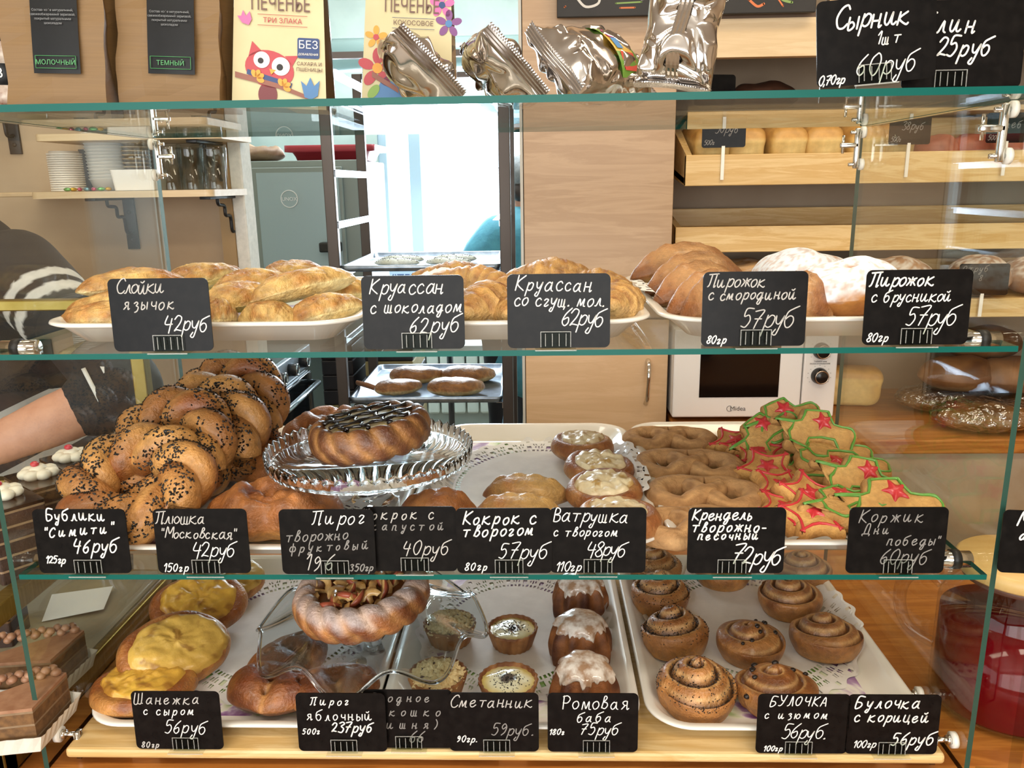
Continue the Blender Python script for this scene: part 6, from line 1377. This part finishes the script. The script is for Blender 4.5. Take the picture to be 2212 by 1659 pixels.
def limb(mb, pts, rs):
    P = smoothpath(pts, 6); k = len(rs)-1; mb.tube(P, lambda t: rs[min(k-1, int(t*k))]*(1-(t*k-min(k-1, int(t*k))))+rs[min(k, min(k-1, int(t*k))+1)]*(t*k-min(k-1, int(t*k))), 16)
    ball(mb, P[0], rs[0]); ball(mb, P[-1], rs[-1])
SKIN = noisy('skin', '#c4947c', '#b5826a', .5, 30, lo=.3, hi=.7)
def fingers(mb, wrist, d, side, up, s=1):
    d, side, up = Vector(d).normalized(), Vector(side).normalized(), Vector(up).normalized(); w = Vector(wrist); palm = w+d*.045*s
    limb(mb, [w, w+d*.03*s, w+d*.085*s], [.026*s, .030*s, .028*s]); ball(mb, palm+side*.016*s, .026*s); ball(mb, palm-side*.016*s, .026*s)
    for i, (off, ln) in enumerate(((-.030, .062), (-.010, .074), (.010, .070), (.029, .055))):
        b0 = w+d*.085*s+side*off*s; limb(mb, [b0, b0+d*ln*.45*s-up*.006*s, b0+d*ln*.75*s-up*.020*s, b0+d*ln*.9*s-up*.036*s], [.0105*s, .0100*s, .0090*s, .0080*s])
    b0 = w+d*.03*s-side*.028*s; limb(mb, [b0, b0+d*.022*s-side*.020*s-up*.008*s, b0+d*.05*s-side*.028*s-up*.018*s], [.013*s, .011*s, .009*s])
# baker in teal at the kitchen window, seen from behind
pb = thing('person', 'person in a teal short-sleeved smock and grey cap by the kitchen window', 'person', (-.055, 3.80, 0), (0, 0, .25), None); mb = MB()
ball(mb, (0, .01, 1.50), .085, .92, 1.12, 1.28); ball(mb, (0, .075, 1.455), .05, .9, .8, .9); ball(mb, (0, .112, 1.485), .013); limb(mb, [(0, -.02, 1.43), (0, -.025, 1.36), (0, -.02, 1.30)], [.055, .056, .075])
for s in (-1, 1):
    ball(mb, (s*.083, .0, 1.485), .022, .45, .9, 1.3); limb(mb, [(s*.14, -.01, 1.25), (s*.215, .02, 1.10), (s*.20, .14, .98), (s*.13, .30, .98)], [.052, .048, .042, .028]); fingers(mb, (s*.13, .30, .98), (-s*.3, 1, 0), (1, 0, 0), (0, 0, 1))
    limb(mb, [(s*.09, 0, .86), (s*.095, .01, .47), (s*.10, -.01, .08)], [.10, .062, .042]); limb(mb, [(s*.10, -.03, .045), (s*.105, .08, .035), (s*.11, .14, .03)], [.04, .036, .03])
limb(mb, [(0, -.01, 1.28), (0, 0, 1.08), (0, 0, .88)], [.125, .13, .14]); fuse(mb, 'body', SKIN, pb, .012)
mb = MB(); limb(mb, [(0, -.02, 1.275), (0, 0, 1.12), (0, 0, .88), (0, 0, .72)], [.145, .155, .165, .175]); ball(mb, (0, -.01, 1.22), .2, 1.02, .62, .62)
for s in (-1, 1): limb(mb, [(s*.12, -.02, 1.285), (s*.185, -.01, 1.20), (s*.228, .02, 1.09)], [.090, .092, .084])
fuse(mb, 'teal_smock', noisy('teal_cloth', '#5aa9bf', '#4f9ab4', .7, 25, bmp=.3, bd=.01), pb, .012)
mb = MB(); ball(mb, (0, .0, 1.545), .097, .98, 1.12, .82); ball(mb, (0, .09, 1.53), .06, .9, .9, .16); fuse(mb, 'grey_cap', noisy('cap_grey', '#7c8488', '#949ca0', .8, 60), pb, .009)
mb = MB(); ball(mb, (0, -.045, 1.47), .07, 1.05, .8, .75); fuse(mb, 'dark_hair', mat('hair_dark', '#3a302c', .6), pb, .009)
mb = MB()
for s in (-1, 1): ball(mb, (s*.033, .092, 1.50), .011)
mb.build('eyes', mat('eye_white', '#d8d4cc', .3), pb); mb = MB(); ball(mb, (0, .103, 1.44), .02, 1.1, .4, .28); mb.build('mouth', mat('lip', '#a0605a', .5), pb)
mb = MB()
for s in (-1, 1): limb(mb, [(s*.09, 0, .84), (s*.095, .01, .47), (s*.10, -.01, .09)], [.115, .08, .07])
fuse(mb, 'trousers', mat('dark_trousers', '#2a2c33', .7), pb, .014)
pb.scale = (1.06, 1.06, 1.05)
# shop assistant in a dark striped shirt behind the left case
ps = thing('person', 'person in a dark shirt with white sleeve stripes reaching into the cake case', 'person', (-1.12, 1.62, -.0), (0, 0, 0)); mb = MB()
ball(mb, (-.20, -.10, 1.70), .09, .92, 1.1, 1.28); ball(mb, (-.215, -.19, 1.69), .016); limb(mb, [(-.17, -.05, 1.60), (-.12, -.02, 1.52), (-.09, 0, 1.45)], [.055, .058, .08])
for s in (-1, 1): ball(mb, (-.20+s*.085, -.09, 1.69), .02, .45, .9, 1.3); limb(mb, [(s*.10, .02, .88), (s*.10, .02, .48), (s*.10, .03, .08)], [.10, .065, .045]); limb(mb, [(s*.10, .04, .045), (s*.105, -.08, .035), (s*.11, -.14, .03)], [.04, .036, .03])
limb(mb, [(-.06, 0, 1.40), (-.02, .02, 1.15), (0, .03, .88)], [.13, .135, .145])
EL = Vector(onY(262, 846, 1.37))-Vector((-1.12, 1.62, 0)); HN = Vector(onY(-40, 975, 1.25))-Vector((-1.12, 1.62, 0))
limb(mb, [(.10, -.04, 1.42), (.24, -.12, 1.33), tuple(EL)], [.066, .056, .050]); limb(mb, [tuple(EL), tuple(EL*.5+HN*.5), tuple(HN)], [.050, .046, .032]); fingers(mb, tuple(HN), tuple(HN-EL), (0, 1, 0), (0, 0, 1))
limb(mb, [(-.24, -.02, 1.42), (-.36, -.06, 1.18), (-.34, -.20, 1.0)], [.064, .052, .034]); fingers(mb, (-.34, -.20, 1.0), (.1, -1, -.3), (1, 0, 0), (0, 0, 1)); fuse(mb, 'body', SKIN, ps, .012)
SH = mat('striped_dark_cloth', '#232427', .75); N, L, b_ = nodes(SH); v_ = coords(SH, (1, 1, 1), 'Object', (0, .45, 0)); sx = N.new('ShaderNodeSeparateXYZ'); L.new(v_, sx.inputs[0]); mm = N.new('ShaderNodeMath'); mm.operation = 'MULTIPLY'; mm.inputs[1].default_value = 19; L.new(sx.outputs['Z'], mm.inputs[0]); fr_ = N.new('ShaderNodeMath'); fr_.operation = 'FRACT'; L.new(mm.outputs[0], fr_.inputs[0])
lt = N.new('ShaderNodeMath'); lt.operation = 'LESS_THAN'; lt.inputs[1].default_value = .28; L.new(fr_.outputs[0], lt.inputs[0]); L.new(ramp(SH, lt.outputs[0], [(.4, '#232427'), (.6, '#a9a9a6')]), b_.inputs['Base Color'])
DS = noisy('dark_shirt_cloth', '#1c1d1f', '#242528', .85, 20, bmp=.2, bd=.008); WS = mat('white_stripe', '#c9c8c4', .7)
mb = MB(); limb(mb, [(-.07, 0, 1.42), (-.03, .02, 1.25), (-.01, .03, 1.12)], [.145, .155, .158]); ball(mb, (-.06, 0, 1.34), .19, 1.0, .60, .68); limb(mb, [(.09, -.03, 1.425), (.16, -.07, 1.375), (.20, -.10, 1.35)], [.083, .080, .076]); limb(mb, [(-.23, -.02, 1.42), (-.30, -.04, 1.32), (-.33, -.05, 1.26)], [.083, .08, .076]); A_ = Vector((.14, -.055, 1.39)); B_ = Vector((.205, -.105, 1.345)); D_ = (B_-A_)
DSC = dough('dark_sleeve_cloth', .8, .12, 40, .3, .004)
def stripes(co):
    q = (co-A_).dot(D_)/D_.length_squared; r = (co-A_-D_*q).length
    return C('#bdbcb8') if r < .12 and (.42 < q < .68 or .90 < q < 1.15) else C('#1c1d1f')
fuse(mb, 'dark_shirt', DSC, ps, .008, 3, stripes)
mb = MB(); limb(mb, [(-.02, .025, 1.14), (.02, -.02, 1.0), (.0, .0, .84)], [.160, .172, .17]); fuse(mb, 'striped_shirt_hem', SH, ps, .012)
mb = MB(); U_ = EL-Vector((.24, -.12, 1.33)); Fd = (HN-EL).normalized()
limb(mb, [tuple(EL-U_*.95), tuple(EL-U_*.5), tuple(EL+Vector((.012, 0, .004))), tuple(EL+Fd*.045)], [.070, .064, .062, .060]); fuse(mb, 'cuff', DS, ps, .010)
mb = MB()
for q in (.040, .012, -.014): mb.tube([EL+Fd*q, EL+Fd*(q-.007)], .0632, 28)
mb.build('cuff_stripe', WS, ps)
mb = MB(); ball(mb, (-.20, -.08, 1.735), .098, .98, 1.12, .9); fuse(mb, 'hair', mat('hair_dark', '#3a302c', .6), ps, .009)
mb = MB()
for s in (-1, 1): limb(mb, [(s*.10, .02, .86), (s*.10, .02, .48), (s*.10, .03, .09)], [.115, .08, .07])
fuse(mb, 'trousers', mat('dark_trousers', '#2a2c33', .7), ps, .014)
# ---------------------------------------------------------------- neighbouring cake case on the left
BR = noisy('brushed_brass', '#a08a4a', '#8d7838', .3, 30, (1, 8, 1), metal=.85); CX0, CX1, CY0, CY1 = -1.30, -.628, .80, 1.27
kc = thing('cake_display_case', 'brass framed glass cake case at the left edge', 'display case', (0, 0, 0)); G2 = glassy('cake_case_glass', '#fbfcf6', .9)
for z0, z1 in ((.905, .94), (1.085, 1.112)):
    for a, b_ in (((CX1-.022, CY0, z0), (CX1, CY1, z1)), ((CX0, CY0, z0), (CX1, CY0+.022, z1)), ((CX0, CY1-.022, z0), (CX1, CY1, z1))): MB().box(a, b_, 0, .002).build('frame_rail', BR, kc, smooth=False)
for x, y in ((CX1-.022, CY1-.022), (CX0, CY1-.022), (CX0, CY0)): MB().box((x, y, .94), (x+.022, y+.022, 1.40), 0, .002).build('corner_post', BR, kc, smooth=False)
MB().box((CX0, CY1-.022, 1.395), (CX1, CY1, 1.412), 0, .002).build('top_rail', BR, kc, smooth=False)
MB().box((CX0+.01, CY0+.012, .925), (CX1-.012, CY1-.012, .942)).build('lower_floor', noisy('grey_beige_glass_floor', '#8f8672', '#9a917c', .18, 6), kc, smooth=False)
MB().box((CX0+.01, CY0+.012, 1.098), (CX1-.012, CY1-.012, 1.106)).build('shelf_glass', G2, kc, smooth=False)
MB().box((CX0+.01, CY0+.012, .885), (CX1-.005, CY1, .9045)).build('plinth_top', BR, kc, smooth=False); MB().box((CX0, CY0, 0), (CX1-.004, CY1, .884)).build('plinth', LAM, kc, smooth=False)
CAK = [dough('chocolate_cake', .7, .25, 120, .5, .002), noisy('milk_cream_layer', '#8f785c', '#7d664c', .5, 90), mat('chocolate_glaze', '#221812', .15), noisy('cream_white', '#ece5d4', '#e3dac6', .4, 60), mat('jam_red', '#c23346', .25), noisy('mocha_cream', '#a87f62', '#94694e', .45, 80), noisy('mocha_sponge', '#7d5a34', '#5e4226', .8, 120), noisy('paper_case', '#dad5c8', '#e4dfd2', .7, 60)]
def layered(name, label, foot, h, n, mats, glaze, loc, rot, group):
    t = thing(name, label, 'cake', loc, rot, group); z = 0
    for k in range(n):
        for frac, m_, nm in ((.84, mats[0], 'sponge_layer'), (.16, mats[1], 'cream_layer')):
            z1 = z+h/n*frac; e = .0012*nz((k, frac, 0), 3); V, F = plate_geo([(x*(1+e*8), y*(1+e*8)) for x, y in foot], z, z1); o = mk(nm, V, F, m_, t, [C('#3a2416')]*len(V) if m_ is CAK[0] else None, smooth=False); z = z1
    V, F = plate_geo(foot, z, z+.004); mk('glaze', V, F, glaze, t, smooth=False); return t, z+.004
def piped(t, name, c, R, n, m, h=.012):
    mb = MB()
    for i in range(n):
        a = 2*PI*i/n; ball(mb, (c[0]+R*math.cos(a), c[1]+R*math.sin(a), c[2]+h*.45), R*.62, 1.1, 1.1, .75, 12)
    ball(mb, (c[0], c[1], c[2]+h*.6), R*.8, 1, 1, .8, 12); return mb.build(name, m, t)
sq = rrect(.092, .062, .003, 3)
for i, (px, py, lab) in enumerate(((160, 990, 'tall dark layered cake slice with cream rosette, farthest of the row'), (88, 1028, 'tall dark layered cake slice with cream rosette, middle of the row'), (8, 1072, 'tall dark layered cake slice with cream rosette, nearest'), )):
    P = onZ(px, py, 1.204); t, z = layered('layer_cake_slice', lab, sq, .092, 5, CAK[:2], CAK[2], (P.x, P.y, 1.1065), rad(0, 0, -38), 'dark layered cake slices')
    piped(t, 'cream_rosette', (-.006, .0, z), .0155, 7, CAK[3]); mb = MB(); ball(mb, (-.006, -.003, z+.0180), .0056, 1.2, 1, .7, 12); mb.build('jam_dot', CAK[4], t)
tri = [(-.062, -.040), (.052, -.034), (.062, .036), (.050, .040)]
for i, (px, py, rz, lab) in enumerate(((70, 1402, 4, 'mocha cake wedge in a paper case, farthest on the lower floor'), (20, 1505, 8, 'mocha cake wedge in a paper case, nearest on the lower floor'))):
    P = onZ(px, py, .995); t, z = layered('mocha_cake_slice', lab, tri, .050, 3, (CAK[6], CAK[1]), CAK[5], (P.x-.012, P.y, .9445), rad(0, 0, rz), 'mocha cake wedges')
    mb = MB()
    for k in range(26): ball(mb, (-.052+.0042*k, .012+.0010*k+.0055*math.sin(k*1.7), z+.004+.003*math.cos(k*1.7)), .0058, 1, 1, .85, 10)
    mb.build('piped_border', CAK[5], t); V, F = [], []; o = offset(tri, -.003); nn = 14
    ring = [tuple(Vector(o[q]).lerp(Vector(o[(q+1) % 4]), s/nn)) for q in range(4) for s in range(nn)]; m_ = len(ring)
    for zz, k in ((-.002, 0), (.020, 1)):
        for q, (x, y) in enumerate(ring): V.append((x*(1+.10*k+.03*k*(q % 2)), y*(1+.10*k+.03*k*(q % 2)), zz))
    F = [(q, (q+1) % m_, m_+(q+1) % m_, m_+q) for q in range(m_)]+[tuple(reversed(range(m_)))]; mk('paper_case', V, F, CAK[7], t, smooth=False)
P = onZ(15, 1335, .975); t, z = layered('chocolate_cake_slice', 'dark chocolate cake piece behind the mocha wedges', rrect(.07, .06, .004, 3), .04, 2, (CAK[0], CAK[6]), CAK[2], (P.x-.02, P.y, .9425), rad(0, 0, 10), 'chocolate cake')
P0, P1, P2, P3 = (onZ(90, 1343, .943), onZ(112, 1284, .943), onZ(244, 1266, .951), onZ(224, 1316, .948)); MB().add([P0, P1, P2, P3], [(3, 2, 1, 0)]).build('paper_sheet', mat('white_paper', '#dfe0e0', .7), smooth=False); tag(bpy.data.objects['paper_sheet'], 'loose white paper sheet on the floor of the cake case', 'paper')
P = onZ(232, 955, 1.108); t = thing('note_paper', 'white note paper with blue print on the shelf behind the cake slices', 'paper', (P.x+.02, min(P.y, 1.235)-.06, 1.1068), rad(0, 0, 20)); MB().box((-.05, -.06, 0), (.05, .06, .001)).build('sheet', mat('white_paper', '#dfe0e0', .7), t, smooth=False); flat = MB().add([(x, y, .0014) for x, y in ell(-.008, .0, .012, .008)], [tuple(range(28))]).build('blue_print', mat('blue_stamp', '#5a5fb4', .5), t, smooth=False)
t = thing('red_pen', 'red pen lying on the white note paper', 'pen', (P.x+.02, min(P.y, 1.235)-.045, 1.1122), rad(0, 0, 12)); MB().cyl((-.045, 0, 0), (.035, 0, 0), .0042, 10).build('barrel', mat('pen_red', '#cf4a5c', .3), t); MB().cyl((.035, 0, 0), (.047, 0, 0), .0035, 10, r2=.001).build('tip', mat('pen_tip', '#2a2a2a', .4), t)
# ---------------------------------------------------------------- juice jug
jg = thing('juice_jug', 'clear glass jug of dark red berry drink with a wooden lid', 'jug', (.607, .955, ZC+.0005)); JG = glassy('jug_glass', '#faf8f6', .8, .0, .04)
MB().lathe([(0, .004), (.078, .003), (.086, .008), (.088, .02), (.088, .140), (.080, .164), (.064, .180), (.062, .187)], 64).build('glass_body', JG, jg)
mj = mat('berry_juice', '#6a0610', .06, Transmission_Weight=.2, IOR=1.33); MB().lathe([(0, .0075), (.080, .007), (.0845, .012), (.0845, .128), (0, .128)], 64).build('berry_drink', mj, jg)
a0 = math.radians(152); dx, dy = math.cos(a0), math.sin(a0)
MB().tube(smoothpath([(dx*r, dy*r, z) for r, z in ((.084, .155), (.105, .168), (.128, .150), (.132, .115), (.118, .080), (.087, .065))], 8), .0075, 14, flat=1.4).build('handle', JG, jg)
MB().lathe([(0, .208), (.070, .208), (.074, .205), (.074, .192), (.071, .189), (0, .189)], 56).build('wooden_lid', noisy('pale_lid_wood', '#d9b878', '#cfa765', .4, 8, (1, 6, 1)), jg); MB().lathe([(.060, .189), (.0655, .189), (.0655, .181), (.060, .179)], 48).build('lid_seal', mat('seal_brown', '#5a3a2c', .5), jg)
price_tag('black price tag reading Mors leaning by the juice jug at right edge', (onY(2262, 1245, .80).x, .80, onY(2210, 1245, .80).z), [('Морс', .14, .80, .24, .17, {'pen': .0009}), ('ассорти', .18, .96, .46, .13, {'pen': .0009})], rad(0, 7, -6), w=.10, h=.07, hold=False)
t_ = bpy.data.objects[[o.name for o in bpy.data.objects if str(o.get('label', '')).find('Mors') >= 0][0]]; t_.rotation_euler = rad(0, 0, -6); MB().box((-.006, .003, ZC-t_.location.z), (.006, .008, .03), 0, .001).build('clip_stem', CLEAR, t_, smooth=False); MB().box((-.03, -.02, ZC-t_.location.z), (.03, .03, ZC-t_.location.z+.003), 0, .001).build('stem_foot', CLEAR, t_, smooth=False)
